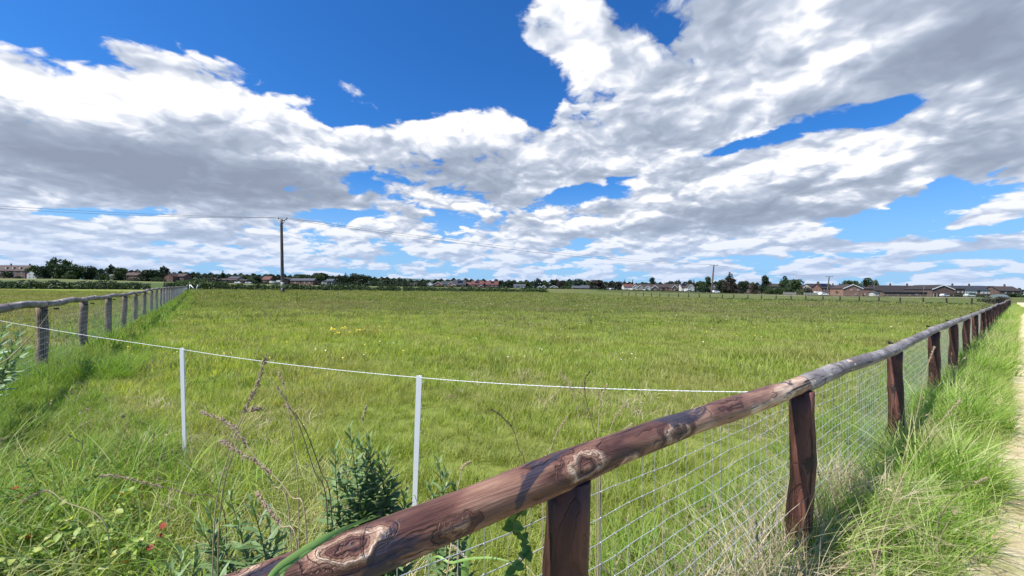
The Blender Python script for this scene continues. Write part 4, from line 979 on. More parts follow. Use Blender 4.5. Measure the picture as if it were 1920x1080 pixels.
house(1398, 1424, 534, 539, 548, 300, 'side', WD, RB, 'brown house hidden behind the bronze tree and pine', W2((.2, .5, .8), (.3, .75), .1, .2), chim=(.3,))
house(1438, 1470, 532, 537, 548, 290, 'side', WD, RB, 'brown roofed house behind the rounded green hedge', W2((.2, .5, .8), (.3, .75), .1, .2), chim=(.4,))
house(1506, 1518, 534, 540, 549, 280, 'gable', WO, RB, 'orange gable right of the large green tree', W2((.5,), (.3, .75), .2, .2), trim=True)
house(1521, 1546, 532, 537.5, 551, 275, 'side', WC, RD, 'dark roofed house left of the house with panels', W2((.2, .5, .8), (.3, .75), .1, .2), chim=(.8,))
house(1541, 1564, 532, 540, 551, 262, 'side', WB, RD, 'dark roofed house with two solar panels behind the distant pole', W2((.2, .5, .8), (.3, .75), .1, .2), chim=(.1,), solar=(.1, .6))
house(1562, 1582, 535, 540, 552, 285, 'side', WD, RD, 'dark house left of the brick gable house', W2((.3, .7), (.3, .75), .14, .2), chim=(.4,))
house(1581, 1617.5, 533.5, 541, 554, 240, 'gable', WO, RB, 'orange brick gable house with three small white windows', [(.44, .82, .09, .2), (.80, .80, .13, .24), (.68, .28, .1, .2)], trim=True, depth=10)
house(1617.5, 1640, 539, 541, 554.5, 242, 'side', WO, RB, 'flat brick extension joined to the gable house', [(.2, .25, .14, .18)], depth=7)
TW = [(u, .62, .035, .2) for u in (.07, .15, .22, .33, .41, .53, .60, .72, .80, .9)]
house(1641, 1752, 535.5, 545, 555, 250, 'side', WD, RD, 'long dark brown terrace between the brick house and the hall', TW, chim=(.38, .67), depth=10, panel=())
house(1658, 1740, 546, 548, 556.5, 225, 'side', WD, RD, 'low dark garage row in front of the long terrace', [(.75, .5, .05, .3)], depth=5, cat='garage', name='garage_row')
house(1641, 1657, 547, 549, 556, 228, 'side', WW, RG, 'small white lean-to at the left end of the garage row', [(.5, .4, .3, .4)], depth=4, cat='shed', name='shed')
house(1748, 1789, 534.5, 542.5, 557.5, 222, 'gable', WD, RD, 'brown gabled hall with open car port beneath', [], trim=True, depth=16, open_=(.05, .35, .42))
house(1789, 1809, 539, 541.5, 556, 245, 'side', WD, RD, 'brown block linking the hall and the white panelled terrace', W2((.4, .8), (.6,), .12, .2), depth=8)
house(1785, 1879, 536, 544, 556, 255, 'side', WD, RS, 'slate terrace with white panels', [(u, .62, .035, .2) for u in (.28, .36, .45, .62, .70, .8)], chim=(.16, .50), depth=9, panel=[(.365, .72, .27, .5), (.70, .72, .27, .5)])
house(1874, 1914, 537, 545, 557, 250, 'side', WD, RB, 'brown roofed end terrace at the far right', [(u, .7, .07, .2) for u in (.3, .65)], chim=(.65,), depth=9)
# two street lamps and a mast among the houses
m_lamp = flat('grey lamp post', (.2, .2, .2), .6, .1, 2)
for x, yt, Y, lab in ((1639, 527, 215, 'thin grey street lamp left of the long terrace'), (1732, 537, 215, 'pale street lamp in front of the garage row')):
    g = gpt(x, Y); tp = at(x, yt, Y) - g; e = thing('street_lamp', lab, 'street lamp', g)
    b = MB(); b.tube([(0, 0, -.2), tp, tp + Vector((.5, 0, .15))], [.11, .07, .05], 8); b.build('lamp_post', m_lamp, e, True)
    b = MB(); b.box(tp + Vector((.8, 0, .15)), (.7, .22, .14), taper=.7); b.build('lamp_head', m_lamp, e)

# ------------------------------------------------------------------ vehicles
m_tyre = flat('tyre rubber', (.02, .02, .02), .9, .1, 5)
m_rim = flat('wheel rim', (.4, .4, .42), .4, .1, 5, metal=.6)
def car(x, Y, col, label, yaw=0., van=False, L=4.3, name='parked_car'):
    g = gpt(x, Y); m_ = flat('car paint ' + label[:14], col, .3, .04, 1, spec=.6); e = thing(name, label, 'van' if van else 'car', g, yaw, 'vehicles parked by the houses'); w = .87
    pr = [(-L/2, .35), (-L/2, .8), (-L*.46, 1.0), (-L*.36, 1.45), (-L*.1, 1.52), (L*.1, 1.45), (L*.24, 1.02), (L*.46, .85), (L/2, .6), (L/2, .35)]
    if van: pr = [(-L/2, .35), (-L/2, 2.0), (-L*.45, 2.1), (L*.2, 2.1), (L*.34, 1.2), (L*.48, 1.0), (L/2, .6), (L/2, .35)]
    n = len(pr); b = MB(); ins = lambda z: w * (1 if z < 1.02 else .84)
    vs = [(x_, -ins(z), z) for x_, z in pr] + [(x_, ins(z), z) for x_, z in pr]
    b.add(vs, [tuple(range(n)), tuple(range(2*n-1, n-1, -1))] + [(i, n + i, n + (i + 1) % n, (i + 1) % n) for i in range(n)]); b.build('body', m_, e)
    b = MB()
    for s_ in (-1, 1):
        q = [(-L*.33, 1.04), (-L*.29, 1.36), (L*.08, 1.38), (L*.19, 1.04)] if not van else [(L*.1, 1.2), (L*.1, 1.8), (L*.2, 1.8), (L*.3, 1.2)]
        f_ = [(x_, s_ * (w * (.985 if z < 1.1 else .86) + .02), z) for x_, z in q]; b.add(f_, [(0, 1, 2, 3)] if s_ > 0 else [(3, 2, 1, 0)])
    b.build('window', m_glass, e)
    for sx in (-.31, .31):
        for s_ in (-1, 1):
            b = MB(); b.tube([(sx * L, s_ * (w - .16), .33), (sx * L, s_ * (w + .03), .33)], .33, 14); wh = b.build('wheel', m_tyre, e)
            b = MB(); b.tube([(sx * L, s_ * (w + .02), .33), (sx * L, s_ * (w + .045), .33)], .2, 10); b.build('rim', m_rim, wh)
for a_ in ((1771, 205, (.55, .55, .56), 'white car parked in front of the brown gabled hall', .2), (1818, 190, (.45, .52, .46), 'pale green silver car parked before the white panelled terrace', 0), (1544, 215, (.78, .78, .78), 'white car below the house with two solar panels', 0),
           (1342, 240, (.8, .8, .8), 'white car just right of the T pole', .1), (1288, 330, (.78, .78, .78), 'white car under the gable nearest the T pole', 0), (1147, 350, (.7, .7, .7), 'white car right of the large bronze tree', .5),
           (446, 300, (.7, .7, .7), 'small white car by the brown shed at left', 0), (466, 300, (.6, .6, .62), 'pale car left of the red roofed cottage', .1)): car(*a_)
car(1536, 222, (.75, .75, .73), 'white van beside the white car below the panelled roof', 0, True, 5.2)
# white hull and trailer behind the near pole
g = gpt(519, 262); e = thing('boat', 'white boat hull on the ground behind the near pole', 'boat', g, .1)
b = MB(); L = 9.0; st = []
for k in range(11):
    u = k / 10; w = 1.3 * (1 - abs(2 * u - 1) ** 2.2) + .25; zt = 1.9 + .5 * (1 - u) ** 2; x = -L / 2 + L * u
    st.append([(x, -w, zt), (x, -w * .8, .9), (x, 0, .45 + .6 * (1 - u) ** 4), (x, w * .8, .9), (x, w, zt)])
vs = [p for s_ in st for p in s_]; b.add(vs, [(5*i+k, 5*(i+1)+k, 5*(i+1)+k+1, 5*i+k+1) for i in range(10) for k in range(4)] + [(5*i, 5*i+4, 5*(i+1)+4, 5*(i+1)) for i in range(10)] + [(4,3,2,1,0), (50,51,52,53,54)])
b.build('hull', WW, e); b = MB(); b.box((1.2, 0, 2.35), (2.8, 1.5, .9), taper=.8); b.build('cabin', WW, e)
b = MB(); b.box((.4, 0, .25), (5, .15, .35)); b.box((.4, 0, .5), (.2, 1.9, .25)); b.build('cradle', m_steel, e)
# polythene tunnel at the right end, long pale wall of panels right of the conifer
g = gpt(1873, 150); e = thing('polytunnel', 'low silvery plastic tunnel behind the end of the near fence', 'polytunnel', g, .2); b = MB(); n = 12
vs = [(x, cos(a) * 1.5, sin(a) * 1.15) for x in (-2.4, 2.4) for a in np.linspace(0, pi, n)]; b.add(vs, [(i, i + 1, n + i + 1, n + i) for i in range(n - 1)] + [tuple(range(n - 1, -1, -1)), tuple(range(n, 2 * n))])
b.build('cover', flat('cloudy plastic film', (.13, .165, .165), .5, .2, 1), e, False)
b = MB(); b.tube([(2.43, 0, 0), (2.43, 0, 1.1)], .05, 6); b.tube([(2.43, -.8, 0), (2.43, -.8, .95)], .05, 6); b.build('door_frame', m_steel, e)
for x0, x1, Y, lab in ((1470, 1492, 214, 'left length of low pale boundary wall under the large green tree'), (1508, 1532, 216, 'right length of low pale boundary wall under the orange gable')):
    a_ = gpt(x0, Y); c_ = gpt(x1, Y); b = MB(); L = (c_ - a_).length; b.box((0, 0, .5), (L, .2, 1.6)); b.box((0, 0, 1.34), (L + .1, .3, .08)); nn_ = int(L / 2.5)
    for k in range(nn_ + 1): b.box((-L / 2 + L * k / nn_, 0, .6), (.35, .34, 1.7))
    o = b.build('boundary_wall', WC); o.location = (a_ + c_) / 2; tag(o, lab, 'wall')
# ------------------------------------------------------------------ grasses
def grassmat(name, stops, patch, patch_scale, patch_w, trans=.4, rough=.6):
    m, t, b = mat(name)
    f = t.new('ShaderNodeAttribute', attribute_name='tint').outputs['Fac']
    oi = t.new('ShaderNodeObjectInfo').outputs['Random']; pos = t.new('ShaderNodeNewGeometry').outputs['Position']
    w = t.noise(pos, patch_scale, 5, .62)
    f2 = t.m('ADD', t.m('MULTIPLY', f, .62), t.m('MULTIPLY', oi, .38))
    c = t.ramp(f2, stops); c = t.mix(t.m('MULTIPLY', t.mr(w, .44, .62), patch_w), c, patch)
    c = t.mix(t.m('MULTIPLY', t.mr(t.noise(pos, patch_scale * 5, 4, .6), .5, .66), .5), c, t.mix(.4, c, (.07, .13, .02)))
    t.put(b.inputs['Base Color'], c); b.inputs['Roughness'].default_value = rough; b.inputs['Specular IOR Level'].default_value = .25
    tr = t.new('ShaderNodeBsdfTranslucent'); t.put(tr.inputs[0], t.mix(1, c, (1.3, 1.3, .6), 'MULTIPLY')); mx = t.new('ShaderNodeMixShader'); mx.inputs[0].default_value = trans
    o = t.n['Material Output']; t.l.new(b.outputs[0], mx.inputs[1]); t.l.new(tr.outputs[0], mx.inputs[2]); t.l.new(mx.outputs[0], o.inputs[0]); return m
gm_meadow = grassmat('meadow grass', [(0, (.10, .155, .028)), (.3, (.255, .34, .055)), (.65, (.39, .455, .11)), (.85, (.47, .47, .20)), (1, (.58, .51, .34))], (.37, .33, .15), .45, .5, trans=.5)
gm_far = grassmat('far meadow grass', [(0, (.10, .135, .034)), (.45, (.205, .245, .066)), (.8, (.30, .33, .11)), (1, (.42, .38, .22))], (.28, .235, .135), .09, .6, trans=.45)
gm_lush = grassmat('lush tall grass', [(0, (.07, .145, .02)), (.4, (.16, .28, .035)), (.8, (.28, .40, .07)), (1, (.44, .48, .18))], (.2, .3, .05), .8, .5)
gm_straw = grassmat('dry straw', [(0, (.16, .11, .06)), (.4, (.42, .34, .22)), (.8, (.62, .54, .40)), (1, (.75, .70, .60))], (.3, .3, .12), .8, .4, trans=.2, rough=.7)
gm_verge = grassmat('verge grass', [(0, (.10, .20, .025)), (.4, (.22, .38, .055)), (.75, (.37, .48, .13)), (1, (.60, .60, .34))], (.52, .48, .27), .9, .65, trans=.45)
gm_seed = grassmat('ripe seed heads', [(0, (.16, .11, .07)), (.6, (.33, .26, .17)), (1, (.5, .44, .3))], (.2, .2, .1), .8, .3, trans=.2)
def blades(n, h0, h1, w, spread, arch, m, seed, lean=(0, 0), seg=4, flatn=0.0, heads=0):
    r = np.random.default_rng(seed); a = r.uniform(0, 2 * pi, n); rad = spread * np.sqrt(r.random(n)); base = np.stack([np.cos(a) * rad, np.sin(a) * rad, np.zeros(n) - .02], 1)
    h = r.uniform(h0, h1, n); az = a + r.normal(size=n) * .9; d = np.stack([np.cos(az), np.sin(az), 0 * az], 1); side = np.stack([-np.sin(az + r.normal(size=n) * .6), np.cos(az), 0 * az], 1)
    side /= np.linalg.norm(side, axis=1)[:, None]
    arc = arch * r.uniform(.3, 1.3, n); wd = w * r.uniform(.6, 1.25, n); V = []; 
    for k in range(seg + 1):
        u = k / seg; out = (arc * u * u * h + .08 * u * h)[:, None] * d + np.array([lean[0], lean[1], 0]) * (h * u * u)[:, None]
        up = (h * (u - arc * .42 * u * u))[:, None] * np.array([0, 0, 1.]) * (1 - flatn)
        c = base + out + up; ww = (wd * (1 - u ** 1.6) * .5 + (.0004 if k < seg else 0))[:, None] * side
        V.append(c - ww)
        if k < seg: V.append(c + ww)
    V = np.stack(V, 1); m_ = V.shape[1]; Fq = []
    for i in range(n):
        o = i * m_
        for k in range(seg - 1): Fq.append((o + 2*k, o + 2*k+1, o + 2*k+3)); Fq.append((o + 2*k, o + 2*k+3, o + 2*k+2))
        Fq.append((o + 2*seg-2, o + 2*seg-1, o + 2*seg))
    t_ = np.repeat(r.random(n), m_); V = V.reshape(-1, 3); Fq = np.array(Fq)
    if heads:   # spikelets at the top of some stems
        tips = V.reshape(n, m_, 3)[:heads, -1]; prev = V.reshape(n, m_, 3)[:heads, -3]; dd = tips - prev; dd /= np.linalg.norm(dd, axis=1)[:, None]
        ex = []; ef = []; et = []; o = len(V)
        for i in range(heads):
            for q in range(7):
                c = tips[i] - dd[i] * q * .013; s_ = r.normal(size=3) * .006; ex += [c - dd[i] * .012 , c + s_, c + dd[i] * .012, c - s_ * .6]; ef += [(o, o+1, o+2), (o, o+2, o+3)]; et += [.2 + .6 * r.random()] * 4; o += 4
        V = np.concatenate([V, np.array(ex)]); Fq = np.concatenate([Fq, np.array(ef)]); t_ = np.concatenate([t_, et])
    return bpy.data.objects.new('tuft', npmesh('tuft', V, Fq, m, t_))
def scatter(name, label, protos, pts, scl, tilt=.12):
    """one object: tufts instanced on points"""
    n = len(pts); P = np.array(pts, float); P[:, 2] = land(P[:, 0], P[:, 1])
    lib = bpy.data.collections.new(name + ' tufts')
    for i, o in enumerate(protos): o.name = 'tuft_%02d' % i; lib.objects.link(o)
    me = bpy.data.meshes.new(name); me.vertices.add(n); me.vertices.foreach_set('co', P.astype(np.float32).ravel())
    rot = np.stack([rng.normal(size=n) * tilt, rng.normal(size=n) * tilt, rng.uniform(0, 2 * pi, n)], 1)
    a = me.attributes.new('rot', 'FLOAT_VECTOR', 'POINT'); a.data.foreach_set('vector', rot.astype(np.float32).ravel())
    a = me.attributes.new('scl', 'FLOAT', 'POINT'); a.data.foreach_set('value', np.asarray(scl, np.float32))
    a = me.attributes.new('idx', 'INT', 'POINT'); a.data.foreach_set('value', rng.integers(0, len(protos), n).astype(np.int32))
    me.update(); o = link(name, me); md = o.modifiers.new('tufts', 'NODES'); ng = bpy.data.node_groups.new(name, 'GeometryNodeTree'); md.node_group = ng
    ng.interface.new_socket('Geometry', in_out='INPUT', socket_type='NodeSocketGeometry'); ng.interface.new_socket('Geometry', in_out='OUTPUT', socket_type='NodeSocketGeometry')
    N = ng.nodes; L = ng.links; gi = N.new('NodeGroupInput'); go = N.new('NodeGroupOutput'); io = N.new('GeometryNodeInstanceOnPoints'); ci = N.new('GeometryNodeCollectionInfo')
    ci.inputs['Collection'].default_value = lib; ci.inputs['Separate Children'].default_value = True; ci.inputs['Reset Children'].default_value = True
    io.inputs['Pick Instance'].default_value = True
    def na(nm, ty): q = N.new('GeometryNodeInputNamedAttribute'); q.data_type = ty; q.inputs['Name'].default_value = nm; return q.outputs['Attribute']
    L.new(gi.outputs[0], io.inputs['Points']); L.new(ci.outputs[0], io.inputs['Instance']); L.new(na('rot', 'FLOAT_VECTOR'), io.inputs['Rotation']); L.new(na('scl', 'FLOAT'), io.inputs['Scale']); L.new(na('idx', 'INT'), io.inputs['Instance Index'])
    L.new(io.outputs[0], go.inputs[0]); o['kind'] = 'stuff'; o['label'] = label; return o
def lump(x, y, s, ph=0.):
    return .5 + .25 * (np.sin(x * s + 1.7 * np.sin(y * s * .8 + ph)) + np.cos(y * s * 1.15 + 1.3 * np.sin(x * s * .6 - ph)))
def region(y0, y1, dens, half=1.5, pad=1.5, p_lo=.95, test=None, q_lo=-2.1, q_hi=92.5, p_hi=107.5):
    """random ground points seen within a wedge in front of the camera"""
    A = (y1 - y0) * ((y0 + y1) / 2 * half + pad) * 2; n = int(A * dens)
    y = y0 + (y1 - y0) * np.sqrt(rng.random(n) * (1 - (y0 / y1) ** 2) + (y0 / y1) ** 2) if 0 else None
    yy = rng.uniform(y0, y1, n * 2); xx = rng.uniform(-1, 1, n * 2) * (y1 * half + pad); k = np.abs(xx) < yy * half + pad; xx, yy = xx[k][:n], yy[k][:n]
    p = -.617 * xx + .787 * yy; q = .787 * xx + .617 * yy; k = (p > p_lo) & (p < p_hi) & (q > q_lo) & (q < q_hi)
    if test is not None: k &= test(xx, yy, p, q)
    return np.stack([xx[k], yy[k], 0 * xx[k]], 1)
cat_ = np.concatenate
A_ = region(1.2, 8.5, 72, test=lambda x, y, p, q: rng.random(len(x)) < np.interp(y, [6, 8.5], [1, .2])); B_ = region(6, 30, 22, test=lambda x, y, p, q: rng.random(len(x)) < np.interp(y, [6, 8.5, 16, 30], [.2, 1, 1, .05]))
C1 = region(15, 62, 5.0, test=lambda x, y, p, q: rng.random(len(x)) < np.interp(y, [15, 30, 45, 62], [.15, 1, 1, .1])); C2 = region(42, 150, .9, half=1.35, test=lambda x, y, p, q: rng.random(len(x)) < np.interp(y, [42, 60], [.1, 1]))
pm = [blades(42, .06, .19, .0055, .11, .55, gm_meadow, s_) for s_ in range(8)]
s1 = .62 + .75 * lump(A_[:, 0], A_[:, 1], 1.9) * rng.uniform(.6, 1.2, len(A_)); s2 = .7 + .7 * lump(B_[:, 0], B_[:, 1], 1.2) * rng.uniform(.6, 1.2, len(B_))
scatter('meadow_grass', 'short lime green meadow grass in the paddock', pm, A_, s1)
pf = [blades(46, .09, .22, .013, .30, .5, gm_meadow, 20 + s_, seg=3) for s_ in range(6)]
scatter('meadow_grass', 'meadow grass in the middle of the paddock', pf, B_, s2)
pf = [blades(50, .10, .24, .032, .62, .45, gm_far, 40 + s_, seg=2) for s_ in range(6)]
scatter('meadow_grass', 'olive meadow grass in the far half of the paddock', pf, C1, .7 + .6 * lump(C1[:, 0], C1[:, 1], .5) * rng.uniform(.6, 1.2, len(C1)))
pf = [blades(60, .10, .24, .09, 1.6, .4, gm_far, 60 + s_, seg=2) for s_ in range(4)]
scatter('meadow_grass', 'grass at the far end of the paddock', pf, C2, .8 + .5 * rng.random(len(C2)))
# grass outside the left fence
O_ = region(4, 60, 5, p_lo=4, q_lo=-40, q_hi=-2.3, half=1.6)
pf = [blades(46, .10, .26, .022, .42, .5, gm_far, 80 + s_, seg=3) for s_ in range(5)]
scatter('meadow_grass', 'rough grass beyond the left fence', pf, O_, .8 + .6 * lump(O_[:, 0], O_[:, 1], .6))
E_ = region(2.4, 34, 1.6, test=lambda x, y, p, q: lump(x, y, .55, 3.) + .35 * lump(x, y, 2.7) > .78)
pf = [blades(40, .12, .27, .010, .16, .6, gm_lush, 90 + s_, seg=3) for s_ in range(5)]
scatter('meadow_grass', 'darker lush clumps dotted through the paddock', pf, E_, rng.uniform(.5, 1.15, len(E_)))
# lush tall grass: the left corner and the foot of the left fence
def lush_t(x, y, p, q):
    e = np.where(p < 9, .25 - .12 * p, -.9) + .7 * (lump(x, y, 1.3) - .5); k = (q < e) | ((q > -2.7) & (q < -1.3 + .5 * lump(x, y, .7)))
    return k & (np.hypot(x, y) > 1.35) & (rng.random(len(x)) < np.where(q < e, .9, .8) * (.35 + .65 * (lump(x, y, 2.3, 1.) > .35)))
T1 = region(.5, 9, 60, half=1.7, pad=1.6, p_lo=1.0, q_lo=-4.2, test=lush_t); T2 = region(9, 80, 5, p_lo=5, q_lo=-3.2, test=lush_t, half=1.2)
pt = [blades(46, .18, .50, .0075, .13, .75, gm_lush, 100 + s_, lean=(.18, .05), seg=5) for s_ in range(8)]
scatter('tall_grass', 'lush tall grass in the corner at lower left', pt, T1, (.55 + .6 * lump(T1[:, 0], T1[:, 1], 1.6)) * rng.uniform(.6, 1.15, len(T1)))
pt = [blades(50, .18, .50, .022, .40, .6, gm_lush, 120 + s_, seg=4) for s_ in range(5)]
scatter('tall_grass', 'tall grass along the foot of the left fence', pt, T2, .6 + .5 * rng.random(len(T2)))
T4 = region(1.5, 3.4, 26, p_lo=1.6, q_lo=-4, test=lambda x, y, p, q: (x < -1.0) & (np.hypot(x, y) > 1.7))
pt = [blades(16, .30, .62, .008, .12, .95, gm_verge, 130 + s_, lean=(.25, .02), seg=6) for s_ in range(6)]
scatter('tall_grass', 'long bright arching grass over the brambles at lower left', pt, T4, rng.uniform(.6, 1.1, len(T4)), .2)
# verge between the near fence and the path
def verge(q0, q1, dens, p0, p1): n = int((q1 - q0) * dens * (p1 - p0)); p = rng.uniform(p0, p1, n); q = rng.uniform(q0, q1, n); return np.stack([-.617 * p + .787 * q, .787 * p + .617 * q, 0 * p], 1)
def keep(P, dmin=.9, f=None):
    k = np.hypot(P[:, 0], P[:, 1]) > dmin
    if f is not None: k &= f(P)
    return P[k]
pq = lambda P: (-.617 * P[:, 0] + .787 * P[:, 1], .787 * P[:, 0] + .617 * P[:, 1])
V1 = keep(verge(-1.5, 12, 95, .10, .74), .85); V2 = verge(12, 95, 24, .16, .74)
p_, q_ = pq(V1); sv = (.55 + .5 * lump(V1[:, 0], V1[:, 1], 2.2)) * rng.uniform(.7, 1.15, len(V1)) * np.interp(q_, [0, 2.5, 5, 9, 12], [.75, .85, 1.05, 1.15, 1.15]) * np.interp(p_, [.1, .3, .74], [.6, .95, 1])
pv = [blades(26, .25, .62, .0105, .10, .7, gm_verge, 140 + s_, lean=(.22, -.12), seg=6) for s_ in range(8)]
scatter('verge_grass', 'tall arching grass between the near fence and the path', pv, V1, sv, .16)
pv = [blades(40, .25, .62, .016, .2, .7, gm_verge, 160 + s_, lean=(.15, -.1), seg=4) for s_ in range(5)]
scatter('verge_grass', 'tall grass along the far run of the near fence', pv, V2, .7 + .45 * rng.random(len(V2)))
V3 = keep(verge(-1.5, 14, 45, .76, 1.5), .9); p_, q_ = pq(V3)
pv = [blades(30, .15, .42, .006, .10, .7, gm_lush, 180 + s_, seg=5) for s_ in range(5)]
scatter('tall_grass', 'longer grass just inside the near fence', pv, V3, .55 + .6 * lump(V3[:, 0], V3[:, 1], 2.) * rng.uniform(.6, 1.2, len(V3)))
# dead straw tangled at the foot of the netting, and thatch patches in the sward
S1 = cat_([keep(verge(.5, 4.0, 150, .52, .95), .9, lambda P: lump(P[:, 0], P[:, 1], 2.1, .6) > .12), verge(5.5, 22, 10, .4, .8)])
ps = [blades(46, .16, .50, .0042, .13, 1.2, gm_straw, 200 + s_, lean=(.15, -.05), seg=5) for s_ in range(8)]
scatter('dry_grass', 'pale dead grass tangled round the foot of the netting', ps, S1, rng.uniform(.55, 1.1, len(S1)), .3)
def thatch(x, y, p, q): return lump(x, y, 1.05, 2.) > .74
S2 = region(1.8, 9, 26, test=thatch); S3 = region(1.6, 3.9, 45, test=lambda x, y, p, q: (np.hypot(x + 1.75, y - 2.7) < .85) | (np.hypot(x + 2.9, y - 3.6) < .55) | (np.hypot(x + .9, y - 2.2) < .6), p_lo=1.0)
S2 = cat_([S2, S3]); ps = [blades(34, .05, .17, .004, .13, 1.5, gm_straw, 220 + s_, seg=4) for s_ in range(6)]
scatter('dry_grass', 'straw coloured thatch showing through the sward', ps, S2, rng.uniform(.7, 1.3, len(S2)), .35)
# fine ripe stems
H1 = cat_([verge(.5, 26, 4, .25, 1.4), region(2.5, 12, 1.6, test=lambda x, y, p, q: (q < 1.2) | (lump(x, y, .8) > .7)), region(12, 70, .45, test=lambda x, y, p, q: lump(x, y, .12) > .45)])
H1 = keep(H1, 1.6); ph = [blades(7, .38, .75, .0042, .12, .35, gm_seed, 240 + s_, lean=(.1, 0), seg=5, heads=5) for s_ in range(6)]
scatter('seeding_grass', 'thin ripe grass stems with seed heads', ph, H1, rng.uniform(.55, 1.05, len(H1)))
# clippings on the path
L1 = cat_([verge(-2, 12, 190, -2.2, .16), verge(12, 40, 25, -2.2, .1)]); pl = [blades(26, .04, .13, .0045, .12, 2.2, gm_straw, 260 + s_, seg=3, flatn=.78) for s_ in range(5)]
scatter('cut_grass', 'dry clippings on the mown path', pl, keep(L1, .4), rng.uniform(.7, 1.3, len(keep(L1, .4))), .1)
L2 = keep(verge(-2, 30, 9, -2.0, .1), .6, lambda P: lump(P[:, 0], P[:, 1], 2.4) > .55); pl = [blades(26, .03, .09, .005, .1, .9, gm_verge, 270 + s_, seg=3) for s_ in range(4)]
scatter('cut_grass', 'short green regrowth on the mown path', pl, L2, rng.uniform(.7, 1.3, len(L2)))

# ------------------------------------------------------------------ flowers in the meadow
m_yel = flat('yellow petals', (.80, .62, .03), .5, .1, 9); m_wht = flat('white petals', (.85, .85, .80), .6, .05, 9); m_stem = flat('flower stem', (.10, .18, .03), .7, .2, 9)
def bloom(b, c, r, n=6):
    a0 = random.uniform(0, 6); vs = [c]
    tl = Vector((random.uniform(-.4, .4), random.uniform(-.6, 0), 1)).normalized(); u = tl.orthogonal().normalized(); v = tl.cross(u)
    for k in range(2 * n):
        rr = r if k % 2 else r * .45; a = a0 + pi * k / n; vs.append(c + u * cos(a) * rr + v * sin(a) * rr + tl * (r * .35 if k % 2 else .1 * r))
    b.add(vs, [(0, 1 + k, 1 + (k + 1) % (2 * n)) for k in range(2 * n)])
random.seed(11)
for nm, m_, cnt, r, lab in (('daisies', m_wht, 380, .015, 'scattered white clover and daisy heads in the paddock'), ('dandelions', m_yel, 220, .016, 'scattered yellow flower heads in the paddock')):
    b = MB()
    for _ in range(cnt):
        y = 8 + 55 * random.random() ** 1.3; x = random.uniform(-1.1, 1.2) * y; cx = x + random.gauss(0, .3)
        if lump(np.float64(cx), np.float64(y), .25) < .4 and y > 8: continue
        pv_ = -.617 * cx + .787 * y; qv = .787 * cx + .617 * y
        if pv_ < 2 or qv < -2 or qv > 92: continue
        bloom(b, Vector((cx, y, lz(cx, y) + random.uniform(.14, .24))), r * (1 + y / 22) * random.uniform(.6, 1.2))
    o = b.build(nm, m_); o['kind'] = 'stuff'; o['label'] = lab
heads = [(622, 621), (631, 619), (639, 622), (634, 626), (645, 617), (655, 623), (664, 626), (671, 619), (681, 616), (690, 614), (700, 617), (712, 616), (720, 613), (528, 622), (607, 613)]
fm = None
for k, (x, y) in enumerate(heads):
    Y = 1.4 * F / (y + 2 - 542); p = at(x, y, Y); gz = lz(p.x, p.y); hh = .26 + .02 * (k % 3)
    e = thing('buttercup', 'yellow buttercup in the loose row of yellow blooms right of the left stake' if k < 13 else ('lone yellow buttercup apart from the row, farthest left of it' if k == 13 else 'lone yellow buttercup just above and left of the row'), 'flower', (p.x, p.y, gz), 0, 'yellow buttercups in mid paddock')
    if fm is None:
        b = MB(); b.tube([(0, 0, 0), (.01, 0, .12), (0, .01, .25)], .004, 4); o1 = b.build('stem', m_stem, e)
        b = MB()
        for _ in range(6): bloom(b, Vector((random.gauss(0, .07), random.gauss(0, .07), .24 + random.uniform(-.05, .03))), random.uniform(.026, .046), 5)
        o2 = b.build('flower_head', m_yel, e); fm = (o1.data, o2.data)
    else:
        link('stem', fm[0], e); link('flower_head', fm[1], e)
    e.rotation_euler = (0, 0, k * 1.7); e.scale = (random.uniform(.6, 1.35),) * 3

# ------------------------------------------------------------------ leafy weeds, vines, stalks near the camera
m_leaf = leafmat('willowherb leaves', (.075, .14, .045), (.22, .32, .13), attr='tint', trans=.2, rough=.5, spec=.35)
m_leaf_pale = leafmat('pale grey green leaves', (.16, .25, .13), (.30, .42, .25), attr='tint', trans=.25, rough=.45)
m_lime = leafmat('yellow green bramble leaves', (.14, .26, .04), (.50, .54, .14), c=(.62, .55, .35), attr='tint', trans=.35, rough=.5)
m_red = leafmat('red autumn tinted leaves', (.45, .05, .03), (.6, .16, .10), attr='tint', trans=.3)
m_vine = leafmat('bindweed leaves', (.07, .15, .025), (.18, .30, .07), attr='tint', trans=.3)
m_stalk = flat('green brown stem', (.14, .13, .05), .7, .3, 12); m_straw = flat('dry stalk', (.36, .29, .18), .8, .3, 30); m_headc = flat('brown seed spike', (.34, .26, .18), .9, .4, 60); m_dark = flat('dead dark stem', (.10, .065, .05), .9, .3, 30)
class LB:
    def __init__(s): s.V = []; s.F = []; s.T = []
    def leaf(s, base, d, up, L, W, bend=.35, fold=.25, n=4, shape='lance'):
        d = d.normalized(); sd_ = d.cross(up).normalized(); nn = sd_.cross(d); o = len(s.V); t = random.random()
        for k in range(n + 1):
            u = k / n; w = W * (sin(pi * min(1, u * .93 + .07)) ** (.8 if shape == 'lance' else .55)) * (1 if shape == 'lance' else (1.15 - .5 * u)); w = 0.0006 if k == n else w
            c = base + d * (L * (u - .15 * bend * u * u)) - nn * (-.0) + Vector((0, 0, -1)) * (bend * L * .5 * u * u)
            s.V += [c - sd_ * w + nn * fold * w, c - nn * 0, c + sd_ * w + nn * fold * w]; s.T += [t * .8, min(1, t * .8 + .2), t * .8]
        for k in range(n):
            q = o + 3 * k; s.F += [(q, q + 1, q + 4, q + 3), (q + 1, q + 2, q + 5, q + 4)]
    def build(s, name, m, parent=None): return link(name, npmesh(name, np.array([tuple(v) for v in s.V]), np.array(s.F), m, np.array(s.T)), parent)
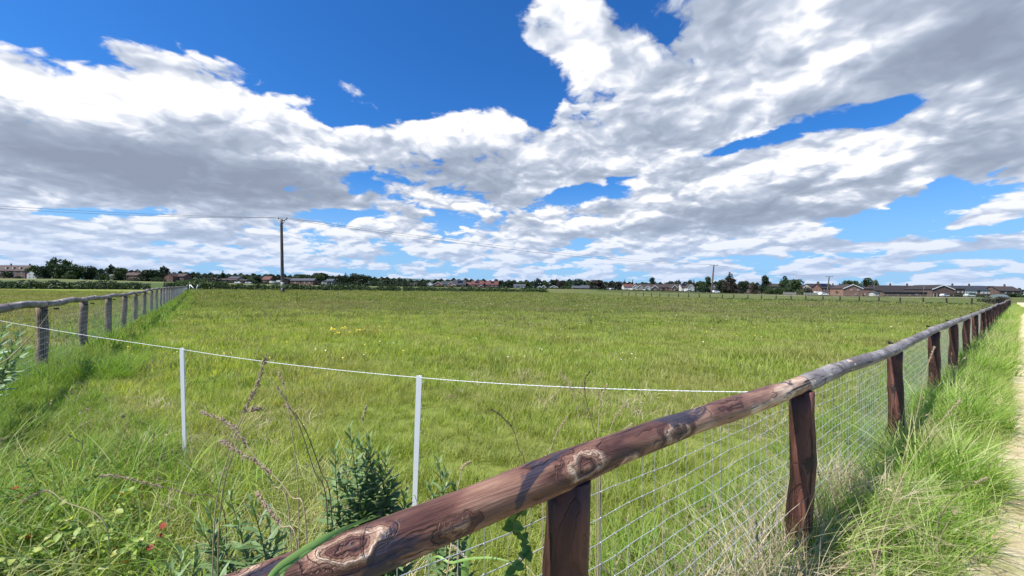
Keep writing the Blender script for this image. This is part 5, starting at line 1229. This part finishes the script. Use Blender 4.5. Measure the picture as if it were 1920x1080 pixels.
def bez(a, c, bulge, n=12): return [a.lerp(c, k / n) + bulge * (4 * (k / n) * (1 - k / n)) for k in range(n + 1)]
def leafy(name, label, cat, Y, xb, tips, L, W, lm, per=34, start=.25, droop=.3, sm=None, spread=.10):
    g = gpt(xb, Y); e = thing(name, label, cat, g); lb = LB(); sb = MB()
    for (x, y) in tips:
        tp = at(x, y, Y + random.uniform(-spread, spread)) - g; b0 = Vector((random.uniform(-.06, .06), random.uniform(-.05, .05), -.02))
        ln = bez(b0, tp, Vector((random.uniform(-.04, .04), random.uniform(-.03, .03), .02)), 14); sb.tube(ln, [.0042 - .0028 * k / 14 for k in range(15)], 6)
        for k in range(per):
            u = start + (1 - start) * k / per; j = min(13, int(u * 14)); c = ln[j].lerp(ln[j + 1], u * 14 - j); T = (ln[j + 1] - ln[j]).normalized()
            a = k * 2.4 + random.uniform(-.3, .3); s_ = T.orthogonal().normalized(); s_ = s_ * cos(a) + T.cross(s_) * sin(a)
            rise = .35 + 1.1 * (u > .9) + .35 * u; sz = (1 - .5 * max(0, u - .75) / .25) * random.uniform(.75, 1.1)
            lb.leaf(c, s_ + T * rise, T, L * sz, W * sz * .5, bend=droop * random.uniform(.3, 1.4))
    sb.build('stem', sm or m_stalk, e, True); lb.build('leaves', lm, e); return e
random.seed(21)
leafy('willowherb', 'bushy dark green willowherb standing behind the near rail between the two stakes', 'weed', 1.72, 712, [(655, 800), (692, 818), (628, 842), (722, 850), (668, 868), (738, 900), (640, 905), (760, 928), (700, 890), (612, 930), (680, 950), (740, 960), (672, 826), (708, 868), (650, 870), (690, 842), (725, 920), (660, 920)], .10, .023, m_leaf, 64)
leafy('willowherb', 'small willowherb tip showing over the rail right of the nearer stake', 'weed', 1.62, 842, [(822, 862), (838, 884), (806, 905), (852, 905)], .09, .021, m_leaf, 36, start=.5)
leafy('willowherb', 'low spreading willowherb clump at bottom left of the rail', 'weed', 1.55, 470, [(392, 948), (430, 928), (470, 940), (505, 962), (372, 985), (450, 985), (412, 1015), (530, 1000), (490, 1020)], .105, .020, m_leaf, 46, start=.3)
leafy('willowherb', 'willowherb stems at the bottom edge just left of the rail end', 'weed', 1.40, 380, [(340, 1035), (372, 1040), (405, 1052), (318, 1062)], .095, .02, m_leaf, 36, start=.4)
leafy('buddleia', 'pale leaved shoot reaching in at the left edge above the rope', 'shrub', 1.9, -230, [(10, 612), (34, 628), (2, 645), (46, 652), (20, 668), (-14, 655)], .085, .022, m_leaf_pale, 22, start=.84, droop=.1)
b = MB(); b.tube([at(-60, 720, 1.85), at(20, 670, 1.8), at(62, 628, 1.78), at(90, 590, 1.76)], [.004, .003, .002, .001], 5); o = b.build('twig', m_straw, None, True); tag(o, 'thin bare pale twig crossing the first post at the left edge', 'twig')
# brambles at the lower left
def bramble(label, x, Y, w, n, lm, hh=.32, leafs=.038):
    g = gpt(x, Y); e = thing('bramble', label, 'bramble', g); lb = LB(); sb = MB(); rl = LB(); dl = LB()
    for k in range(n):
        a = random.uniform(0, 6.3); R_ = w * sqrt(random.random()); tip = Vector((cos(a) * R_, sin(a) * R_, random.uniform(.25, 1) * hh)); ln = bez(Vector((cos(a) * R_ * .2, sin(a) * R_ * .2, -.02)), tip, Vector((random.uniform(-.05, .05), random.uniform(-.05, .05), .08)), 8); sb.tube(ln, .0018, 4, cap=False)
        for j in range(2, 9):
            if random.random() < .3: continue
            for q in (-1, 0, 1):
                T = Vector((cos(a + q * 1.1 + random.uniform(-.8, .8)), sin(a + q * 1.1 + random.uniform(-.8, .8)), random.uniform(-.5, 1.0))); u_ = Vector((random.gauss(0, .5), random.gauss(0, .5), 1)); z_ = leafs * random.uniform(.4, 1.3); rn = random.random()
                (rl if rn < .025 else dl if rn < .4 else lb).leaf(ln[j] + Vector((random.uniform(-.03, .03), random.uniform(-.03, .03), random.uniform(-.03, .03))), T, u_, z_, z_ * random.uniform(.25, .42), bend=random.uniform(-.2, .9), fold=random.uniform(.1, .6), n=5)
    sb.build('stem', m_stalk, e, True); lb.build('leaves', lm, e); dl.build('lower_leaves', m_vine, e)
    if rl.V: rl.build('red_leaves', m_red, e)
random.seed(5)
bramble('yellow green bramble with pale and red leaves at the bottom left corner', 60, 2.25, .48, 26, m_lime, .30, .05)
bramble('yellow green bramble mound second from the left corner', 190, 2.35, .45, 20, m_lime, .26, .046)
bramble('thin bramble patch in front of the low willowherb clump', 300, 2.15, .30, 9, m_lime, .2, .038)
bramble('darker bramble shoots behind the corner bramble', 100, 2.75, .35, 20, m_vine, .40, .034)
# seed stalks, drawn in the upright plane at their own depth
def stalk(label, Y, pts, head=None, r=.0018, m=None, hm=None, hr=.012, name='grass_stalk', twigs=0):
    g = gpt(pts[0][0], Y); g.z -= .02; P = [at(x, y, Y + .02 * k) for k, (x, y) in enumerate(pts)]; P = [v - g for v in P]
    if P[0].z > .05: P = [Vector((0, 0, 0))] + P
    ln = []
    for i in range(len(P) - 1):
        p0 = P[max(i - 1, 0)]; p1, p2 = P[i], P[i + 1]; p3 = P[min(i + 2, len(P) - 1)]
        for k in range(6):
            t_ = k / 6; ln.append(.5 * ((2 * p1) + (p2 - p0) * t_ + (2 * p0 - 5 * p1 + 4 * p2 - p3) * t_ ** 2 + (3 * p1 - p0 - 3 * p2 + p3) * t_ ** 3))
    ln.append(P[-1]); n = len(ln); e = thing(name, label, 'grass stalk' if name == 'grass_stalk' else 'dead weed', g)
    b = MB(); b.tube(ln, [r * (1.3 - .8 * k / n) for k in range(n)], 5)
    for _ in range(twigs):
        j = random.randrange(n // 2, n - 2); d_ = Vector((random.uniform(-1, 1), random.uniform(-.3, .3), random.uniform(.4, 1))) * random.uniform(.04, .11); b.tube([ln[j], ln[j] + d_ * .5 + Vector((0, 0, .01)), ln[j] + d_], [r * .7, r * .5, r * .3], 4)
    b.build('stalk', m or m_straw, e, True)
    if head:
        hb = MB(); j0 = int(n * head); cnt = int(60 * (1 - head) * len(P))
        for k in range(cnt):
            u = j0 + (n - 1.01 - j0) * random.random(); j = int(u); c = ln[j].lerp(ln[j + 1], u - j); T = (ln[j + 1] - ln[j]).normalized()
            prof = sin(pi * min(1, max(.08, (u - j0) / (n - 1 - j0)))) ** .5 * (.55 + .45 * sin(u * 2.2)); d_ = (T * 1.1 + Vector((random.gauss(0, 1), random.gauss(0, 1), random.gauss(0, 1))) * .55).normalized(); s_ = d_.orthogonal().normalized() * .0022; t_ = d_.cross(s_)
            L = hr * random.uniform(.6, 1.25); c = c + Vector((random.gauss(0, 1), random.gauss(0, 1), random.gauss(0, 1))) * hr * .28 * prof
            hb.add([c, c + d_ * L * .45 + s_, c + d_ * L * .45 + t_, c + d_ * L * .45 - s_, c + d_ * L * .45 - t_, c + d_ * L], [(0,2,1),(0,3,2),(0,4,3),(0,1,4),(5,1,2),(5,2,3),(5,3,4),(5,4,1)])
        hb.build('seed_head', hm or m_headc, e)
random.seed(9)
stalk('tallest stalk with clumped brown head crossing the rope', 1.25, [(400, 1010), (430, 850), (462, 765), (482, 722), (498, 672)], .58, hr=.013)
stalk('stalk with side spikelets just under the tallest head', 1.26, [(410, 1000), (440, 840), (456, 790), (468, 772), (486, 765)], .80, hr=.014)
stalk('brown arching seed spike pointing left above the low one', 1.15, [(545, 1000), (510, 905), (470, 845), (432, 797), (379, 773)], .62, hr=.012)
stalk('lower arching seed spike pointing left over the willowherb clump', 1.10, [(575, 1010), (545, 930), (500, 880), (455, 852), (416, 828)], .55, hr=.013)
stalk('dark slim stem leaning left with narrow tip, left one of the pair', 1.45, [(614, 965), (588, 880), (562, 800), (540, 758), (520, 725)], .76, m=m_dark, hr=.007)
stalk('dark slim stem beside the leaning one, right one of the pair', 1.47, [(622, 968), (600, 880), (572, 805), (548, 770), (535, 760)], .82, m=m_dark, hr=.008)
stalk('short fine head in front of the dark slim pair', 1.5, [(560, 960), (550, 830), (535, 735), (524, 700)], .78, hr=.008)
stalk('pale fine grass head above the bushy willowherb', 1.7, [(700, 960), (692, 840), (680, 790), (687, 762)], .72, m=m_straw, hm=m_straw, hr=.009)
stalk('grey brown hanging spike in the clump at bottom left', 1.05, [(560, 1060), (525, 985), (500, 950), (482, 925)], .5, hr=.010)
stalk('long dark stem lying low across the grass at lower left', 1.8, [(420, 960), (345, 925), (270, 905), (215, 892), (190, 893)], .5, m=m_dark, hr=.012)
stalk('grey seed spike lying near the left corner bramble', 1.9, [(200, 990), (120, 940), (92, 920), (60, 930), (42, 942)], .55, hm=m_straw, hr=.012)
stalk('twisted dark dead stem behind the rail above the first post', 1.75, [(1125, 880), (1112, 800), (1098, 745), (1097, 712), (1106, 697)], .62, m=m_dark, hm=m_dark, hr=.006, twigs=3)
stalk('dead brown stem curving left behind the middle of the rail', 1.65, [(985, 900), (972, 840), (962, 805), (940, 780), (922, 768)], .6, m=m_dark, hm=m_dark, hr=.006, twigs=2)
stalk('thin dry stem left of the twisted dead one', 1.8, [(1100, 880), (1085, 780), (1068, 725), (1050, 697)], .7, hr=.006)
stalk('pale dry grass stem fanning right of the twisted one', 1.75, [(1118, 880), (1122, 800), (1126, 750), (1138, 722)], .62, m=m_straw, hm=m_straw, hr=.008)
stalk('second pale dry stem fanning right over the rail', 1.75, [(1122, 890), (1140, 820), (1155, 780), (1182, 748)], .6, m=m_straw, hm=m_straw, hr=.008)
stalk('third pale dry stem bent right over the rail', 1.72, [(1125, 890), (1145, 840), (1160, 815), (1184, 795)], .6, m=m_straw, hm=m_straw, hr=.009)
stalk('thin dry stem leaning right near the middle of the rail', 1.6, [(1018, 900), (1030, 850), (1045, 810), (1064, 782)], .6, hr=.005)
stalk('dry hooked grass head left of the middle rail', 1.5, [(858, 960), (862, 900), (868, 875), (882, 866)], .6, m=m_straw, hm=m_straw, hr=.008)
stalk('long pale straw stem crossing the verge beside the second post', 1.9, [(1640, 1060), (1690, 900), (1740, 820), (1800, 750)], .85, m=m_straw, hr=.01)
stalk('dark seed head leaning over the path edge', 2.3, [(1760, 980), (1800, 920), (1830, 905), (1850, 895)], .7, m=m_dark, hr=.011)
stalk('pale grass stem leaning against the third post', 2.6, [(1690, 880), (1716, 790), (1735, 700), (1752, 650)], .8, m=m_straw, hm=m_straw, hr=.01)
# pale woolly spike hanging under the near rail
g = at(862, 1030, 1.0); e = thing('woolly_seed_spike', 'cream woolly caterpillar like spike below the near rail', 'seed spike', gpt(850, 1.0)); o_ = e.location.copy()
b = MB(); ln = [at(832, 1200, 1.0) - o_, at(838, 1080, 1.0) - o_, at(846, 1018, 1.0) - o_]; ln[0].z = 0; b.tube(ln, .0016, 5); b.build('stalk', m_straw, e, True)
hb = MB(); a_, c_ = at(846, 1020, 1.0) - o_, at(874, 1046, 1.0) - o_
for k in range(240):
    u = random.random(); c = a_.lerp(c_, u); d_ = Vector((random.gauss(0, 1), random.gauss(0, 1), random.gauss(0, 1))).normalized() * .007 * (1 - .4 * abs(2 * u - 1)); s_ = d_.orthogonal().normalized() * .0007; hb.add([c - s_, c + s_, c + d_], [(0, 1, 2)])
hb.build('seed_head', flat('cream wool', (.75, .66, .5), .9, .1, 40), e)
# bindweed climbing the netting left of the first post
random.seed(3); g = gpt(978, .98); e = thing('bindweed', 'round leaved bindweed climbing the netting left of the first post', 'climbing plant', g); ln = []
for k in range(30): p = at(975 + 14 * sin(k * .7), 1240 - k * 10.3, .98 + .012 * cos(k * .9)) - g; ln.append(p)
b = MB(); b.tube(ln, .0018, 5); b.build('stem', m_stalk, e, True); lb = LB()
for k in range(6, 30):
    for _ in range(2): a = random.uniform(0, 6.3); lb.leaf(ln[k], Vector((cos(a), sin(a) * .5, random.uniform(-.2, .5))), Vector((.1, -.8, .5)), random.uniform(.016, .032), random.uniform(.007, .012), shape='ovate', n=5)
lb.build('leaves', m_vine, e)
# broad green blades: one drapes over the near rail, others stand under it
def blade(label, P, w, n=20, name='grass_wisp'):
    ln = []
    for i in range(len(P) - 1):
        p0 = P[max(i - 1, 0)]; p1, p2 = P[i], P[i + 1]; p3 = P[min(i + 2, len(P) - 1)]
        for k in range(6): t_ = k / 6; ln.append(.5 * ((2 * p1) + (p2 - p0) * t_ + (2 * p0 - 5 * p1 + 4 * p2 - p3) * t_ ** 2 + (3 * p1 - p0 - 3 * p2 + p3) * t_ ** 3))
    ln.append(P[-1]); n = len(ln); lb = MB(); vs = []; 
    for i, p in enumerate(ln):
        T = (ln[min(i + 1, n - 1)] - ln[max(i - 1, 0)]).normalized(); S = T.cross((p - EYE).normalized()).normalized(); N_ = S.cross(T); ww = w * .5 * (min(1, .3 + i / n * 2) if i < n / 3 else 1) * (1 - max(0, (i / (n - 1) - .55) / .45) ** 1.5 * .96)
        vs += [p - S * ww + N_ * ww * .3, p, p + S * ww + N_ * ww * .3]
    lb.add(vs, [(3*i, 3*i+1, 3*i+4, 3*i+3) for i in range(n - 1)] + [(3*i+1, 3*i+2, 3*i+5, 3*i+4) for i in range(n - 1)])
    o = lb.build(name, m_blade, None, True); return tag(o, label, 'grass blade')
m_blade = leafmat('broad green blade', (.16, .30, .07), (.30, .46, .14), trans=.3, rough=.4, spec=.4)
rc = lambda x, y, up: EYE + ray(x, y) * ((P_NEAR - up) / ray(x, y).dot(dL))        # up = distance towards the viewer from the rail's plane
blade('broad green blade draped over the near end of the timber rail', [rc(470, 1180, .12), rc(505, 1082, .07), rc(555, 1040, .058), rc(610, 1008, .05), rc(660, 985, .02), rc(715, 966, -.05)], .009)
blade('second green blade lying beside the draped one on the rail', [rc(455, 1190, .12), rc(495, 1100, .075), rc(540, 1060, .062), rc(590, 1026, .055), rc(630, 1003, .045)], .007)
blade('broad upright blade under the rail left of the bindweed', [gpt(880, 1.05), at(872, 1120, 1.05), at(874, 1060, 1.05), at(884, 1005, 1.04)], .020)
blade('long level blade under the rail pointing to the bindweed', [gpt(780, 1.2), at(800, 1090, 1.1), at(850, 1055, 1.05), at(920, 1046, 1.0), at(985, 1062, .98)], .006)
blade('third thin green blade bent over the near rail above the others', [rc(520, 1180, .12), rc(530, 1075, .066), rc(585, 1028, .056), rc(640, 996, .035), rc(690, 968, -.03)], .006)
